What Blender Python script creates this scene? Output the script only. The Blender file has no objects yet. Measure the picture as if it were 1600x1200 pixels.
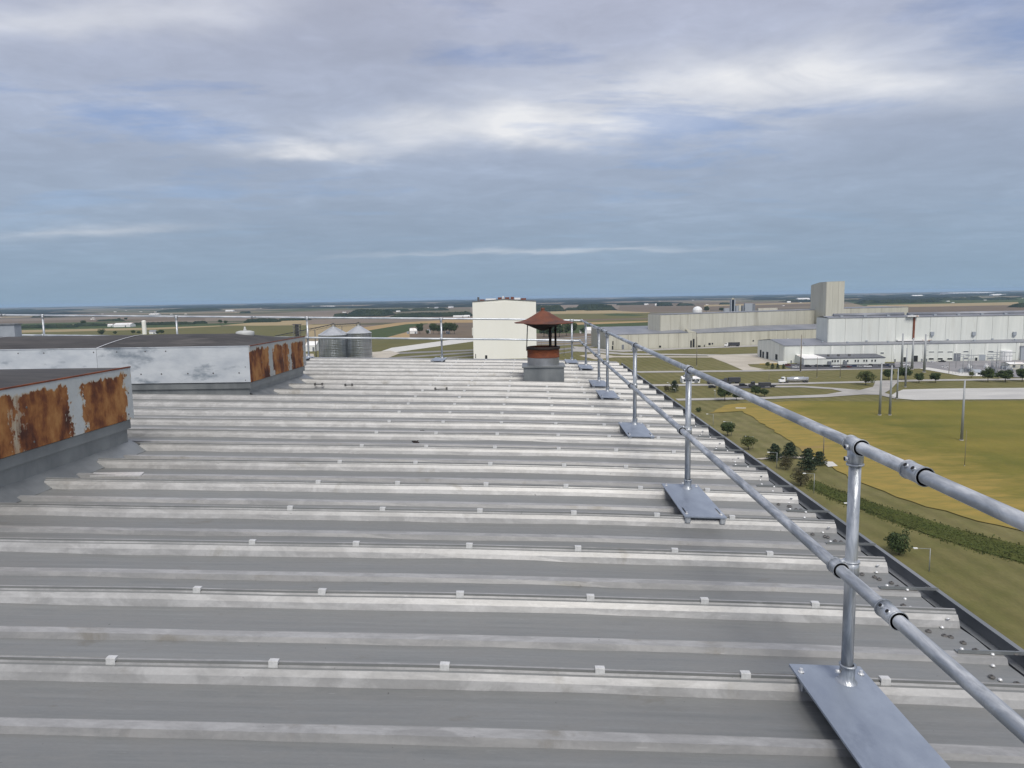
import bpy, bmesh, math, random
from mathutils import Vector, Matrix, noise

random.seed(7)
rnd = random.Random(11)
R = math.radians
scene = bpy.context.scene
COL = scene.collection

# ------------------------------------------------------------------ camera
FPX = 1130.6                       # focal length in pixels of the 1600 px wide photograph
CAMZ = 56.7                        # eye height over the fields; the roof is 55 m up
RZ = 55.0
YAW, SLOPE, HY = 0.0266, 0.0169, 464.7
roll = math.atan(SLOPE)
pitch = math.atan((600 - HY) * math.cos(roll) / FPX)
Fw = Vector((-math.sin(YAW) * math.cos(pitch), math.cos(YAW) * math.cos(pitch), -math.sin(pitch)))
R0 = Vector((math.cos(YAW), math.sin(YAW), 0)); U0 = R0.cross(Fw)
Rt = math.cos(roll) * R0 - math.sin(roll) * U0
Up = math.sin(roll) * R0 + math.cos(roll) * U0
cam_d = bpy.data.cameras.new("camera"); cam = bpy.data.objects.new("camera", cam_d); COL.objects.link(cam)
m = Matrix((Rt, Up, -Fw)).transposed().to_4x4(); m.translation = Vector((0, 0, CAMZ))
cam.matrix_world = m
cam_d.sensor_width = 36; cam_d.lens = FPX / 1600 * 36; cam_d.clip_end = 90000; cam_d.clip_start = 0.05
scene.camera = cam

# ------------------------------------------------------------------ sky
SUN_AZ, SUN_EL = R(168), R(50)     # azimuth clockwise from +Y: behind the camera, a little to the right
world = bpy.data.worlds.new("World"); scene.world = world; world.use_nodes = True
wn, wl = world.node_tree.nodes, world.node_tree.links
wn.clear()
def N(nodes, t, **k):
    n = nodes.new(t)
    for a, b in k.items(): setattr(n, a, b)
    return n
def mth(nodes, links, op, a, b=None, clamp=False):
    n = nodes.new('ShaderNodeMath'); n.operation = op; n.use_clamp = clamp
    for i, v in enumerate((a, b)):
        if v is None: continue
        if isinstance(v, (int, float)): n.inputs[i].default_value = v
        else: links.new(v, n.inputs[i])
    return n.outputs[0]
def mixc(nodes, links, f, a, b, mode='MIX'):
    n = nodes.new('ShaderNodeMix'); n.data_type = 'RGBA'; n.blend_type = mode
    for i, v in ((0, f), (6, a), (7, b)):
        if isinstance(v, (int, float)): n.inputs[i].default_value = v
        elif isinstance(v, tuple): n.inputs[i].default_value = (*v, 1)
        else: links.new(v, n.inputs[i])
    return n.outputs[2]
def ramp(nodes, links, fac, stops, interp='LINEAR'):
    n = nodes.new('ShaderNodeValToRGB'); cr = n.color_ramp; cr.interpolation = interp
    while len(cr.elements) < len(stops): cr.elements.new(0.5)
    for e, (p, c) in zip(cr.elements, stops):
        e.position = p; e.color = (*c, 1) if isinstance(c, tuple) else (c, c, c, 1)
    if fac is not None: links.new(fac, n.inputs[0])
    return n.outputs[0]
def noisetex(nodes, links, vec, scale, detail=4, rough=.55, dist=0.0):
    n = nodes.new('ShaderNodeTexNoise'); n.inputs['Scale'].default_value = scale
    n.inputs['Detail'].default_value = detail; n.inputs['Roughness'].default_value = rough
    n.inputs['Distortion'].default_value = dist
    if vec is not None: links.new(vec, n.inputs['Vector'])
    return n.outputs['Fac']
def mapping(nodes, links, vec, scale=(1, 1, 1), loc=(0, 0, 0), rot=(0, 0, 0)):
    n = nodes.new('ShaderNodeMapping'); links.new(vec, n.inputs['Vector'])
    n.inputs['Scale'].default_value = scale; n.inputs['Location'].default_value = loc; n.inputs['Rotation'].default_value = rot
    return n.outputs[0]
tc = N(wn, 'ShaderNodeTexCoord').outputs['Generated']
sep = N(wn, 'ShaderNodeSeparateXYZ'); wl.new(tc, sep.inputs[0])
dx, dy, dz = sep.outputs
zz = mth(wn, wl, 'MAXIMUM', dz, 0.0)
zd = mth(wn, wl, 'ADD', zz, 0.10)
comb = N(wn, 'ShaderNodeCombineXYZ')
wl.new(mth(wn, wl, 'DIVIDE', dx, zd), comb.inputs[0]); wl.new(mth(wn, wl, 'DIVIDE', dy, zd), comb.inputs[1])
cv = comb.outputs[0]
n_big = noisetex(wn, wl, mapping(wn, wl, cv, (.50, .62, 1), (3.1, .4, 0)), 1.0, 5, .52, .25)
n_mid = noisetex(wn, wl, mapping(wn, wl, cv, (1.0, 1.15, 1), (7.3, 2.2, 0)), 2.4, 10, .58, .5)
n_fin = noisetex(wn, wl, mapping(wn, wl, cv, (1.0, 1.1, 1), (2.3, 6.2, 0)), 7.0, 10, .62, .6)
n_gap = noisetex(wn, wl, mapping(wn, wl, cv, (.8, 1.5, 1), (1.7, 8.4, 0)), 1.1, 6, .58, .3)
sky = N(wn, 'ShaderNodeTexSky', sky_type='NISHITA'); sky.sun_disc = False
sky.sun_elevation = SUN_EL; sky.sun_rotation = SUN_AZ; sky.altitude = 250; sky.dust_density = 1.0; sky.ozone_density = 1.5
skyc = mixc(wn, wl, 1.0, sky.outputs[0], (.085, .085, .085), 'MULTIPLY')
cl_el = ramp(wn, wl, zz, [(0.0, (.265, .370, .485)), (.07, (.300, .388, .505)), (.20, (.385, .448, .578)),
                          (.38, (.455, .485, .610)), (.75, (.55, .57, .67)), (1.0, (.64, .65, .73))])
amt = mth(wn, wl, 'ADD', mth(wn, wl, 'MULTIPLY', n_big, .45), mth(wn, wl, 'MULTIPLY', n_mid, .38))
amt = mth(wn, wl, 'ADD', amt, mth(wn, wl, 'MULTIPLY', n_fin, .17))
# two bright thinner places in the cloud deck, as clouds seen in fixed directions
def blob(px, py, sx, sy):
    d = (Fw * FPX + Rt * (px - 800) - Up * (py - 600)).normalized()
    u, v = d.x / (d.z + .1), d.y / (d.z + .1)
    a = mth(wn, wl, 'DIVIDE', mth(wn, wl, 'SUBTRACT', comb_s[0], u), sx)
    b = mth(wn, wl, 'DIVIDE', mth(wn, wl, 'SUBTRACT', comb_s[1], v), sy)
    q = mth(wn, wl, 'ADD', mth(wn, wl, 'MULTIPLY', a, a), mth(wn, wl, 'MULTIPLY', b, b))
    return mth(wn, wl, 'EXPONENT', mth(wn, wl, 'MULTIPLY', q, -1.0))
warp = N(wn, 'ShaderNodeVectorMath', operation='ADD')
wcol = N(wn, 'ShaderNodeTexNoise'); wcol.inputs['Scale'].default_value = 2.6; wcol.inputs['Detail'].default_value = 6
wl.new(cv, wcol.inputs['Vector'])
wsc = N(wn, 'ShaderNodeVectorMath', operation='SCALE'); wsc.inputs['Scale'].default_value = .55
wl.new(wcol.outputs['Color'], wsc.inputs[0]); wl.new(cv, warp.inputs[0]); wl.new(wsc.outputs[0], warp.inputs[1])
warp2 = N(wn, 'ShaderNodeVectorMath', operation='SUBTRACT'); wl.new(warp.outputs[0], warp2.inputs[0]); warp2.inputs[1].default_value = (.27, .27, 0)
cs = N(wn, 'ShaderNodeSeparateXYZ'); wl.new(warp2.outputs[0], cs.inputs[0]); comb_s = cs.outputs
glow = mth(wn, wl, 'ADD', blob(830, 195, .60, .24), mth(wn, wl, 'MULTIPLY', blob(1230, 130, .62, .24), .85))
glow = mth(wn, wl, 'ADD', glow, mth(wn, wl, 'MULTIPLY', blob(490, 235, .26, .12), .75))
glow = mth(wn, wl, 'ADD', glow, mth(wn, wl, 'MULTIPLY', blob(110, 15, .5, .14), .45))
glow = mth(wn, wl, 'ADD', glow, mth(wn, wl, 'MULTIPLY', blob(150, 362, .55, .14), .30))
glow = mth(wn, wl, 'ADD', glow, mth(wn, wl, 'MULTIPLY', blob(850, 392, 1.3, .12), .28))
bright = ramp(wn, wl, amt, [(.36, .86), (.46, .95), (.54, 1.05), (.64, 1.24)])
bright = mixc(wn, wl, ramp(wn, wl, zz, [(.02, .25), (.16, .75), (.30, 1.0)]), (1.0, 1.0, 1.0), bright)
clouds = mixc(wn, wl, 1.0, cl_el, bright, 'MULTIPLY')
gmod = mth(wn, wl, 'MULTIPLY', glow, mth(wn, wl, 'ADD', .25, mth(wn, wl, 'MULTIPLY', n_mid, 1.7)), True)
clouds = mixc(wn, wl, mth(wn, wl, 'MULTIPLY', gmod, .95), clouds, (.84, .85, .875))
gap = mth(wn, wl, 'MULTIPLY', ramp(wn, wl, n_gap, [(.53, 0.0), (.66, .50)]), ramp(wn, wl, zz, [(.05, .12), (.24, 1.0)]))
tot = mixc(wn, wl, gap, clouds, mixc(wn, wl, 1.0, skyc, (.80, .95, 1.25), 'MULTIPLY'))
bg = N(wn, 'ShaderNodeBackground'); bg.inputs['Strength'].default_value = 1.0
wl.new(tot, bg.inputs['Color'])
wo = N(wn, 'ShaderNodeOutputWorld'); wl.new(bg.outputs[0], wo.inputs['Surface'])

sun_d = bpy.data.lights.new("sun", 'SUN'); sun_d.energy = 2.6; sun_d.angle = R(27); sun_d.color = (1, .955, .89)
sun = bpy.data.objects.new("sun", sun_d); COL.objects.link(sun)
sdir = Vector((math.sin(SUN_AZ) * math.cos(SUN_EL), math.cos(SUN_AZ) * math.cos(SUN_EL), math.sin(SUN_EL)))
sun.rotation_euler = sdir.to_track_quat('Z', 'Y').to_euler(); sun.location = (0, 0, 90)

vs = scene.view_settings
vs.view_transform = 'Standard'; vs.look = 'None'; vs.gamma = 1; vs.exposure = 0; vs.use_curve_mapping = False
scene.render.engine = 'CYCLES'
scene.cycles.max_bounces = 6; scene.cycles.volume_bounces = 1; scene.cycles.use_denoising = True

# ------------------------------------------------------------------ measuring helpers
def ray(px, py): return Fw * FPX + Rt * (px - 800) - Up * (py - 600)
def at(px, py, z=0.0):
    d = ray(px, py); t = (z - CAMZ) / d.z
    return Vector((d.x * t, d.y * t, z))
def atY(px, py, Y):
    d = ray(px, py); t = Y / d.y
    return Vector((d.x * t, Y, CAMZ + d.z * t))
def rz(x): return RZ - .024 * x - .0040 * max(0.0, x + 1) ** 2

# ------------------------------------------------------------------ objects
def tag(o, label=None, cat=None, group=None, kind=None):
    if label: o['label'] = label
    if cat: o['category'] = cat
    if group: o['group'] = group
    if kind: o['kind'] = kind
    return o
def empty(name, loc=(0, 0, 0), rz_=0.0):
    o = bpy.data.objects.new(name, None); COL.objects.link(o); o.location = loc; o.rotation_euler = (0, 0, rz_)
    o.empty_display_size = .2
    return o
def link(name, me, parent=None, loc=(0, 0, 0), rot=(0, 0, 0), scl=(1, 1, 1)):
    o = bpy.data.objects.new(name, me); COL.objects.link(o)
    o.location = loc; o.rotation_euler = rot; o.scale = scl
    if parent: o.parent = parent
    return o
def copy_tree(o, parent=None):
    c = o.copy(); COL.objects.link(c); c.parent = parent
    for ch in [q for q in bpy.data.objects if q.parent == o]: copy_tree(ch, c)
    return c
class MB:
    def __init__(s): s.v = []; s.f = []; s.m = []; s.sm = []; s.mi = 0; s.smooth = False
    def add(s, vs, fs):
        b = len(s.v); s.v += [tuple(v) for v in vs]
        for f in fs: s.f.append(tuple(b + i for i in f)); s.m.append(s.mi); s.sm.append(s.smooth)
        return s
    def box(s, x0, x1, y0, y1, z0, z1, M=None):
        vs = [Vector((x, y, z)) for z in (z0, z1) for y in (y0, y1) for x in (x0, x1)]
        if M: vs = [M @ v for v in vs]
        return s.add(vs, [(0, 2, 3, 1), (4, 5, 7, 6), (0, 1, 5, 4), (2, 6, 7, 3), (0, 4, 6, 2), (1, 3, 7, 5)])
    def tube(s, p0, p1, r0, r1=None, n=16, cap=True, smooth=True):
        p0, p1 = Vector(p0), Vector(p1); r1 = r0 if r1 is None else r1
        d = (p1 - p0).normalized(); a = d.orthogonal().normalized(); b = d.cross(a)
        vs = []
        for p, r in ((p0, r0), (p1, r1)):
            vs += [p + (a * math.cos(t) + b * math.sin(t)) * r for t in (2 * math.pi * k / n for k in range(n))]
        o = s.smooth; s.smooth = smooth
        base = len(s.v)
        s.add(vs, [(k, (k + 1) % n, n + (k + 1) % n, n + k) for k in range(n)])
        s.smooth = False
        if cap:
            s.f.append(tuple(base + k for k in range(n))[::-1]); s.m.append(s.mi); s.sm.append(False)
            s.f.append(tuple(base + n + k for k in range(n))); s.m.append(s.mi); s.sm.append(False)
        s.smooth = o
        return s
    def lathe(s, prof, n=32, c=(0, 0, 0), smooth=True, wob=0):
        vs = []
        for i, (r, z) in enumerate(prof):
            for k in range(n):
                t = 2 * math.pi * k / n
                w = 1 + wob * noise.noise(Vector((math.cos(t) * 1.5, math.sin(t) * 1.5, z * 3)))
                vs.append((c[0] + r * w * math.cos(t), c[1] + r * w * math.sin(t), c[2] + z + wob * .4 * r * noise.noise(Vector((math.cos(t) * 2, math.sin(t) * 2, 5)))))
        fs = [(i * n + k, i * n + (k + 1) % n, (i + 1) * n + (k + 1) % n, (i + 1) * n + k) for i in range(len(prof) - 1) for k in range(n)]
        o = s.smooth; s.smooth = smooth; s.add(vs, fs); s.smooth = o
        return s
    def prism(s, poly, z0, z1):
        n = len(poly); vs = [(x, y, z0) for x, y in poly] + [(x, y, z1) for x, y in poly]
        fs = [(i, (i + 1) % n, n + (i + 1) % n, n + i) for i in range(n)] + [tuple(range(n))[::-1], tuple(range(n, 2 * n))]
        return s.add(vs, fs)
    def mesh(s, name, mats):
        me = bpy.data.meshes.new(name); me.from_pydata(s.v, [], s.f)
        for m_ in (mats if isinstance(mats, (list, tuple)) else [mats]): me.materials.append(m_)
        me.polygons.foreach_set('material_index', s.m); me.polygons.foreach_set('use_smooth', s.sm)
        me.validate(); me.update()
        bm = bmesh.new(); bm.from_mesh(me); bmesh.ops.recalc_face_normals(bm, faces=bm.faces); bm.to_mesh(me); bm.free()
        return me
    def build(s, name, mats, parent=None, loc=(0, 0, 0), rot=(0, 0, 0)):
        return link(name, s.mesh(name, mats), parent, loc, rot)

# ------------------------------------------------------------------ materials
def mat(name, c1, c2=None, rough=.7, metal=0.0, scale=3.0, stretch=(1, 1, 1), lo=.38, hi=.62, bump=0.0, bscale=None,
        coord='Object', detail=5, rvar=0.0, c3=None, s3=.4, lo3=.55, hi3=.7, island=0.0, spec=None, objvar=0.0, dist=0.0):
    m_ = bpy.data.materials.new(name); m_.use_nodes = True
    ns, ls = m_.node_tree.nodes, m_.node_tree.links
    b = ns['Principled BSDF']; b.inputs['Roughness'].default_value = rough; b.inputs['Metallic'].default_value = metal
    if spec is not None: b.inputs['Specular IOR Level'].default_value = spec
    if coord == 'World': v = N(ns, 'ShaderNodeNewGeometry').outputs['Position']
    else: v = N(ns, 'ShaderNodeTexCoord').outputs[coord]
    mv = mapping(ns, ls, v, stretch)
    col = None
    if c2 is not None:
        nf = noisetex(ns, ls, mv, scale, detail, .6, dist)
        f = ramp(ns, ls, nf, [(lo, 0.0), (hi, 1.0)])
        col = mixc(ns, ls, f, c1, c2)
        if rvar: ls.new(mth(ns, ls, 'ADD', rough, mth(ns, ls, 'MULTIPLY', mth(ns, ls, 'SUBTRACT', nf, .5), rvar)), b.inputs['Roughness'])
    else:
        rgb = N(ns, 'ShaderNodeRGB'); rgb.outputs[0].default_value = (*c1, 1); col = rgb.outputs[0]
    if c3 is not None:
        nf3 = noisetex(ns, ls, mapping(ns, ls, v, stretch, (31, 17, 5)), s3, 6, .62)
        col = mixc(ns, ls, ramp(ns, ls, nf3, [(lo3, 0.0), (hi3, 1.0)]), col, c3)
    if island:
        g = N(ns, 'ShaderNodeNewGeometry').outputs['Random Per Island']
        k = mth(ns, ls, 'ADD', 1 - island, mth(ns, ls, 'MULTIPLY', g, 2 * island))
        vm = N(ns, 'ShaderNodeVectorMath', operation='SCALE'); ls.new(col, vm.inputs[0]); ls.new(k, vm.inputs['Scale']); col = vm.outputs[0]
    if objvar:
        g = N(ns, 'ShaderNodeObjectInfo').outputs['Random']
        k = mth(ns, ls, 'ADD', 1 - objvar, mth(ns, ls, 'MULTIPLY', g, 2 * objvar))
        vm = N(ns, 'ShaderNodeVectorMath', operation='SCALE'); ls.new(col, vm.inputs[0]); ls.new(k, vm.inputs['Scale']); col = vm.outputs[0]
    ls.new(col, b.inputs['Base Color'])
    if bump:
        bn = N(ns, 'ShaderNodeBump'); bn.inputs['Strength'].default_value = bump
        ls.new(noisetex(ns, ls, mv, bscale or scale * 3, 4), bn.inputs['Height']); bn.inputs['Distance'].default_value = .02
        ls.new(bn.outputs[0], b.inputs['Normal'])
    return m_

M = {}
M['galv'] = mat('galvanised', (.32, .345, .37), (.66, .68, .695), .38, .55, 20, (1, .16, .16), .42, .60, .2, 60, rvar=.35, c3=(.32, .345, .38), s3=9, lo3=.52, hi3=.64, detail=9, dist=.5)
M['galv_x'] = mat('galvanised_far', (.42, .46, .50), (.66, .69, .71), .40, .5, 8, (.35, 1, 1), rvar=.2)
M['plate'] = mat('plate_steel', (.29, .33, .395), (.355, .40, .465), .48, .40, 7, (1, .5, 1), .38, .62, .12, 50, rvar=.3, c3=(.235, .27, .33), s3=5, detail=9, lo3=.56, hi3=.68)
M['bright_metal'] = mat('bright_metal', (.70, .70, .70), (.82, .82, .80), .35, .5, 30)
M['dark'] = mat('dark_gap', (.015, .015, .016), None, .9)
M['bolt'] = mat('bolt_dark', (.10, .10, .10), (.18, .17, .16), .6, .5, 20)
M['gutter'] = mat('gutter_steel', (.17, .185, .195), (.25, .26, .27), .5, .3, 3, (1, .3, 1), bump=.1)
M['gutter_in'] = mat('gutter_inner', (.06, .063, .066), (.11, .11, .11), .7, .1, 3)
M['curb'] = mat('curb_steel', (.20, .215, .22), (.285, .30, .30), .45, .5, 2.2, (1, 1, .5), rvar=.3, c3=(.17, .185, .19), s3=1.3)
M['membrane'] = mat('black_membrane', (.028, .026, .024), (.060, .055, .050), .72, 0, 1.6, (1, 2.2, 1), .35, .65, .5, 4, c3=(.085, .078, .07), s3=1.1, dist=.6)
M['wall_cream'] = mat('wall_cream', (.86, .85, .775), (.89, .88, .81), .7, 0, .02, (1, 1, .3), coord='World', c3=(.83, .815, .74), s3=.015)
M['wall_beige'] = mat('wall_beige', (.49, .475, .395), (.55, .535, .45), .65, 0, .25, (1, 1, .08), coord='World', objvar=.03, c3=(.38, .36, .29), s3=.12, lo3=.56, hi3=.75)
M['wall_beige_base'] = mat('beige_joint', (.37, .36, .29), (.42, .405, .33), .7, 0, .2, coord='World')
M['wall_white'] = mat('wall_white', (.64, .66, .615), (.71, .725, .675), .6, 0, .25, (1, 1, .08), coord='World', objvar=.025, c3=(.54, .54, .49), s3=.12, lo3=.56, hi3=.75)
M['wall_white_base'] = mat('white_joint', (.50, .515, .485), (.56, .57, .54), .7, 0, .2, coord='World')
M['roof_grey'] = mat('roof_sheet_grey', (.20, .21, .235), (.27, .275, .295), .5, .2, .05, (1, .3, 1), coord='World', bump=0)
M['roof_dark'] = mat('roof_sheet_dark', (.11, .115, .13), (.16, .165, .18), .6, .1, .05, coord='World')
M['roof_white'] = mat('roof_white', (.80, .79, .76), (.86, .85, .82), .6, 0, .1, coord='World', c3=(.50, .33, .22), s3=.12, lo3=.60, hi3=.68)
M['glass'] = mat('dark_glass', (.03, .035, .04), None, .15)
M['door_grey'] = mat('door_grey', (.15, .165, .185), (.20, .21, .23), .6)
M['concrete_steel'] = mat('pole_steel', (.30, .32, .33), (.38, .39, .40), .6, .3, .5, (1, 1, .2))
M['wood_pole'] = mat('wood_pole', (.17, .15, .12), (.23, .20, .16), .9, 0, 1, (1, 1, .2))
M['bark'] = mat('bark', (.07, .055, .04), (.11, .09, .07), .95, 0, 4)
M['bin'] = mat('corrugated_bin', (.30, .325, .36), (.46, .485, .515), .34, .65, .25, (1, 1, .06), .3, .7, objvar=.14, rvar=.2)
M['bin_roof'] = mat('bin_roof', (.50, .52, .53), (.62, .63, .63), .35, .6, .15)
M['white_paint'] = mat('white_paint', (.78, .78, .76), (.84, .84, .82), .5, 0, .4)
M['truck_dark'] = mat('truck_dark', (.03, .032, .038), (.06, .06, .065), .5)
M['tank_silver'] = mat('tank_silver', (.60, .61, .62), (.70, .71, .72), .25, .7, .5)
M['tyre'] = mat('tyre', (.02, .02, .02), None, .9)
M['asphalt'] = mat('asphalt_dark', (.055, .055, .062), (.085, .085, .092), .9, 0, .15, coord='World')
M['asphalt_grey'] = mat('asphalt_grey', (.20, .195, .20), (.27, .26, .26), .9, 0, .06, coord='World', c3=(.15, .148, .155), s3=.02)
M['road'] = mat('road_concrete', (.34, .325, .30), (.42, .40, .365), .9, 0, .08, coord='World', c3=(.29, .28, .26), s3=.03)
M['apron'] = mat('apron_gravel', (.43, .385, .31), (.50, .455, .375), .95, 0, .05, coord='World', c3=(.37, .33, .27), s3=.02)
M['lot'] = mat('pale_gravel_lot', (.44, .43, .40), (.52, .51, .475), .95, 0, .03, (1, 2.5, 1), coord='World', c3=(.33, .325, .32), s3=.014, lo3=.50)
M['limestone'] = mat('pale_stone', (.55, .54, .50), (.62, .60, .55), .95, 0, .1, coord='World')
M['ballast'] = mat('ballast', (.17, .16, .15), (.26, .25, .235), .95, 0, .05, (1, 4, 1), coord='World')

def leafmat(name, a, b): return mat(name, a, b, .75, 0, 1.3, (1, 1, 1), .35, .65, island=.45, spec=.25)
M['leaf'] = leafmat('leaf_green', (.040, .062, .022), (.068, .092, .032))
M['leaf2'] = leafmat('leaf_olive', (.075, .092, .030), (.115, .125, .045))
M['pine'] = leafmat('pine_green', (.022, .038, .020), (.042, .060, .030))
M['brown_leaf'] = leafmat('leaf_brown', (.075, .062, .035), (.085, .085, .035))
M['woods'] = mat('woods', (.020, .030, .020), (.040, .052, .028), .9, 0, .02, coord='World', c3=(.022, .034, .022), s3=.006, spec=.1)
M['woods_far'] = mat('woods_far', (.014, .022, .020), (.026, .036, .028), .9, 0, .004, coord='World', spec=.1)
M['reed'] = mat('swale_grass', (.062, .080, .020), (.100, .112, .030), .95, 0, .12, (1, 1, 1), coord='World', island=.22)

def paint(name, c): return mat('paint_' + name, c, None, .3, .1)
CARP = {k: paint(k, v) for k, v in dict(black=(.02, .02, .022), white=(.78, .78, .78), silver=(.45, .46, .48), dark_grey=(.09, .09, .10),
        dark_blue=(.03, .05, .12), dark_red=(.16, .02, .02), tan=(.35, .30, .22)).items()}

# lawn: mown turf, patchy and striped
def turf(name, a, b, c, s1=.02, s2=.18, stripe=None, strength=.35, rot=0.0):
    m_ = bpy.data.materials.new(name); m_.use_nodes = True; ns, ls = m_.node_tree.nodes, m_.node_tree.links
    bs = ns['Principled BSDF']; bs.inputs['Roughness'].default_value = .95; bs.inputs['Specular IOR Level'].default_value = .1
    p = N(ns, 'ShaderNodeNewGeometry').outputs['Position']
    v = mapping(ns, ls, p, (1, 1, 1), (0, 0, 0), (0, 0, rot))
    col = mixc(ns, ls, ramp(ns, ls, noisetex(ns, ls, mapping(ns, ls, v, (.5, 1, 1)), s1, 6, .62), [(.36, 0.0), (.62, 1.0)]), a, b)
    col = mixc(ns, ls, ramp(ns, ls, noisetex(ns, ls, v, s2, 6, .65), [(.42, 0.0), (.70, .8)]), col, c)
    fine = noisetex(ns, ls, mapping(ns, ls, v, (.6, 1.6, 1)), 1.1, 3, .7)
    k = mth(ns, ls, 'ADD', 1 - .25, mth(ns, ls, 'MULTIPLY', fine, .5))
    vm = N(ns, 'ShaderNodeVectorMath', operation='SCALE'); ls.new(col, vm.inputs[0]); ls.new(k, vm.inputs['Scale']); col = vm.outputs[0]
    if stripe:
        w = N(ns, 'ShaderNodeTexWave'); w.bands_direction = 'Y'; w.inputs['Scale'].default_value = stripe
        w.inputs['Distortion'].default_value = 3.5; w.inputs['Detail'].default_value = 4; w.inputs['Detail Scale'].default_value = .6
        ls.new(v, w.inputs['Vector'])
        k = mth(ns, ls, 'ADD', 1 - strength * .5, mth(ns, ls, 'MULTIPLY', w.outputs['Fac'], strength))
        vm = N(ns, 'ShaderNodeVectorMath', operation='SCALE'); ls.new(col, vm.inputs[0]); ls.new(k, vm.inputs['Scale']); col = vm.outputs[0]
    ls.new(col, bs.inputs['Base Color'])
    return m_
M['swale'] = turf('swale', (.060, .078, .020), (.085, .100, .026), (.100, .100, .030), .03, .3, None)
_a, _b = at(1155, 640), at(1600, 832); LANE = math.atan2((_b - _a).y, (_b - _a).x)
M['lawn'] = turf('lawn', (.146, .132, .052), (.186, .166, .076), (.112, .114, .038), .016, .12, .055, .15, -LANE)
M['soy_gold'] = turf('soy_gold', (.380, .245, .050), (.310, .215, .050), (.330, .200, .085), .016, .06, .02, .12, R(-25))
M['soy_green'] = turf('soy_green', (.155, .138, .026), (.215, .172, .034), (.265, .198, .044), .012, .045, .013, .10, R(4))
def soymat():
    m_ = turf('soy', (.130, .130, .030), (.185, .162, .036), (.225, .182, .044), .012, .045, .013, .08, R(4))
    ns, ls = m_.node_tree.nodes, m_.node_tree.links; bs = ns['Principled BSDF']; green = bs.inputs['Base Color'].links[0].from_socket
    p0, p1 = at(1155, 640), at(1600, 832); d = (p1 - p0).normalized(); n_ = Vector((-d.y, d.x, 0))
    if n_.x < 0: n_ = -n_
    p = N(ns, 'ShaderNodeNewGeometry').outputs['Position']
    dp = N(ns, 'ShaderNodeVectorMath', operation='DOT_PRODUCT'); ls.new(p, dp.inputs[0]); dp.inputs[1].default_value = n_
    q = mth(ns, ls, 'DIVIDE', mth(ns, ls, 'SUBTRACT', dp.outputs['Value'], n_.dot(p0)), 52.0)
    n1 = noisetex(ns, ls, mapping(ns, ls, p, (.7, 1.6, 1), (5, 3, 0), (0, 0, R(-28))), .028, 8, .68, .6)
    n2 = noisetex(ns, ls, mapping(ns, ls, p, (1, 3, 1), (2, 3, 0), (0, 0, R(-28))), .11, 6, .65)
    q = mth(ns, ls, 'ADD', q, mth(ns, ls, 'MULTIPLY', mth(ns, ls, 'SUBTRACT', n1, .5), 2.2)); q = mth(ns, ls, 'ADD', q, mth(ns, ls, 'MULTIPLY', mth(ns, ls, 'SUBTRACT', n2, .5), .8))
    gold = mixc(ns, ls, ramp(ns, ls, n2, [(.4, 0.0), (.6, 1.0)]), (.310, .228, .064), (.240, .195, .056))
    gold = mixc(ns, ls, ramp(ns, ls, n1, [(.60, 0.0), (.68, .7)]), gold, (.29, .19, .10))
    ls.new(mixc(ns, ls, ramp(ns, ls, q, [(.15, 0.0), (.50, .55), (.80, 1.0)]), gold, green), bs.inputs['Base Color']); return m_
M['soy'] = soymat()
M['f_green'] = turf('crop_green', (.050, .075, .026), (.064, .086, .032), (.075, .090, .036), .004, .02)
M['f_olive'] = turf('crop_olive', (.125, .120, .045), (.150, .135, .055), (.105, .105, .040), .004, .02)
M['f_tan'] = turf('crop_tan', (.320, .255, .145), (.38, .295, .165), (.29, .225, .125), .003, .02)
M['f_gold'] = turf('crop_gold', (.36, .25, .125), (.40, .285, .145), (.31, .22, .115), .003, .02)
M['f_brown'] = turf('crop_brown', (.155, .118, .085), (.185, .140, .10), (.135, .110, .075), .003, .02)
M['f_mauve'] = turf('crop_mauve', (.205, .165, .130), (.235, .185, .145), (.185, .155, .115), .003, .02)

# patchwork of fields out to the horizon
gm = bpy.data.materials.new('patchwork'); gm.use_nodes = True
ns, ls = gm.node_tree.nodes, gm.node_tree.links
bs = ns['Principled BSDF']; bs.inputs['Roughness'].default_value = .95; bs.inputs['Specular IOR Level'].default_value = .1
p = N(ns, 'ShaderNodeNewGeometry').outputs['Position']
def cells(size, seed):
    v = mapping(ns, ls, p, (1 / size[0], 1 / size[1], 0), (seed, seed * .7, 0), (0, 0, R(7)))
    fl = N(ns, 'ShaderNodeVectorMath', operation='FLOOR'); ls.new(v, fl.inputs[0])
    wnn = N(ns, 'ShaderNodeTexWhiteNoise', noise_dimensions='2D'); ls.new(fl.outputs[0], wnn.inputs['Vector'])
    return wnn.outputs['Value']
FC = [(.150, .122, .090), (.070, .085, .040), (.240, .195, .130), (.130, .118, .065), (.190, .152, .118), (.175, .140, .105), (.280, .225, .145), (.160, .140, .095), (.105, .098, .060)]
def fr(v): return ramp(ns, ls, v, [(i / len(FC), c) for i, c in enumerate(FC)], 'CONSTANT')
a = fr(cells((820, 410), 3.0)); b = fr(cells((400, 810), 9.0))
sel = mth(ns, ls, 'GREATER_THAN', cells((1640, 1640), 5.0), .5)
col = mixc(ns, ls, sel, a, b)
k = mth(ns, ls, 'ADD', .82, mth(ns, ls, 'MULTIPLY', noisetex(ns, ls, mapping(ns, ls, p, (.4, 1, 1)), .01, 6, .65), .36))
vm = N(ns, 'ShaderNodeVectorMath', operation='SCALE'); ls.new(col, vm.inputs[0]); ls.new(k, vm.inputs['Scale'])
ls.new(vm.outputs[0], bs.inputs['Base Color']); M['patch'] = gm

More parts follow.
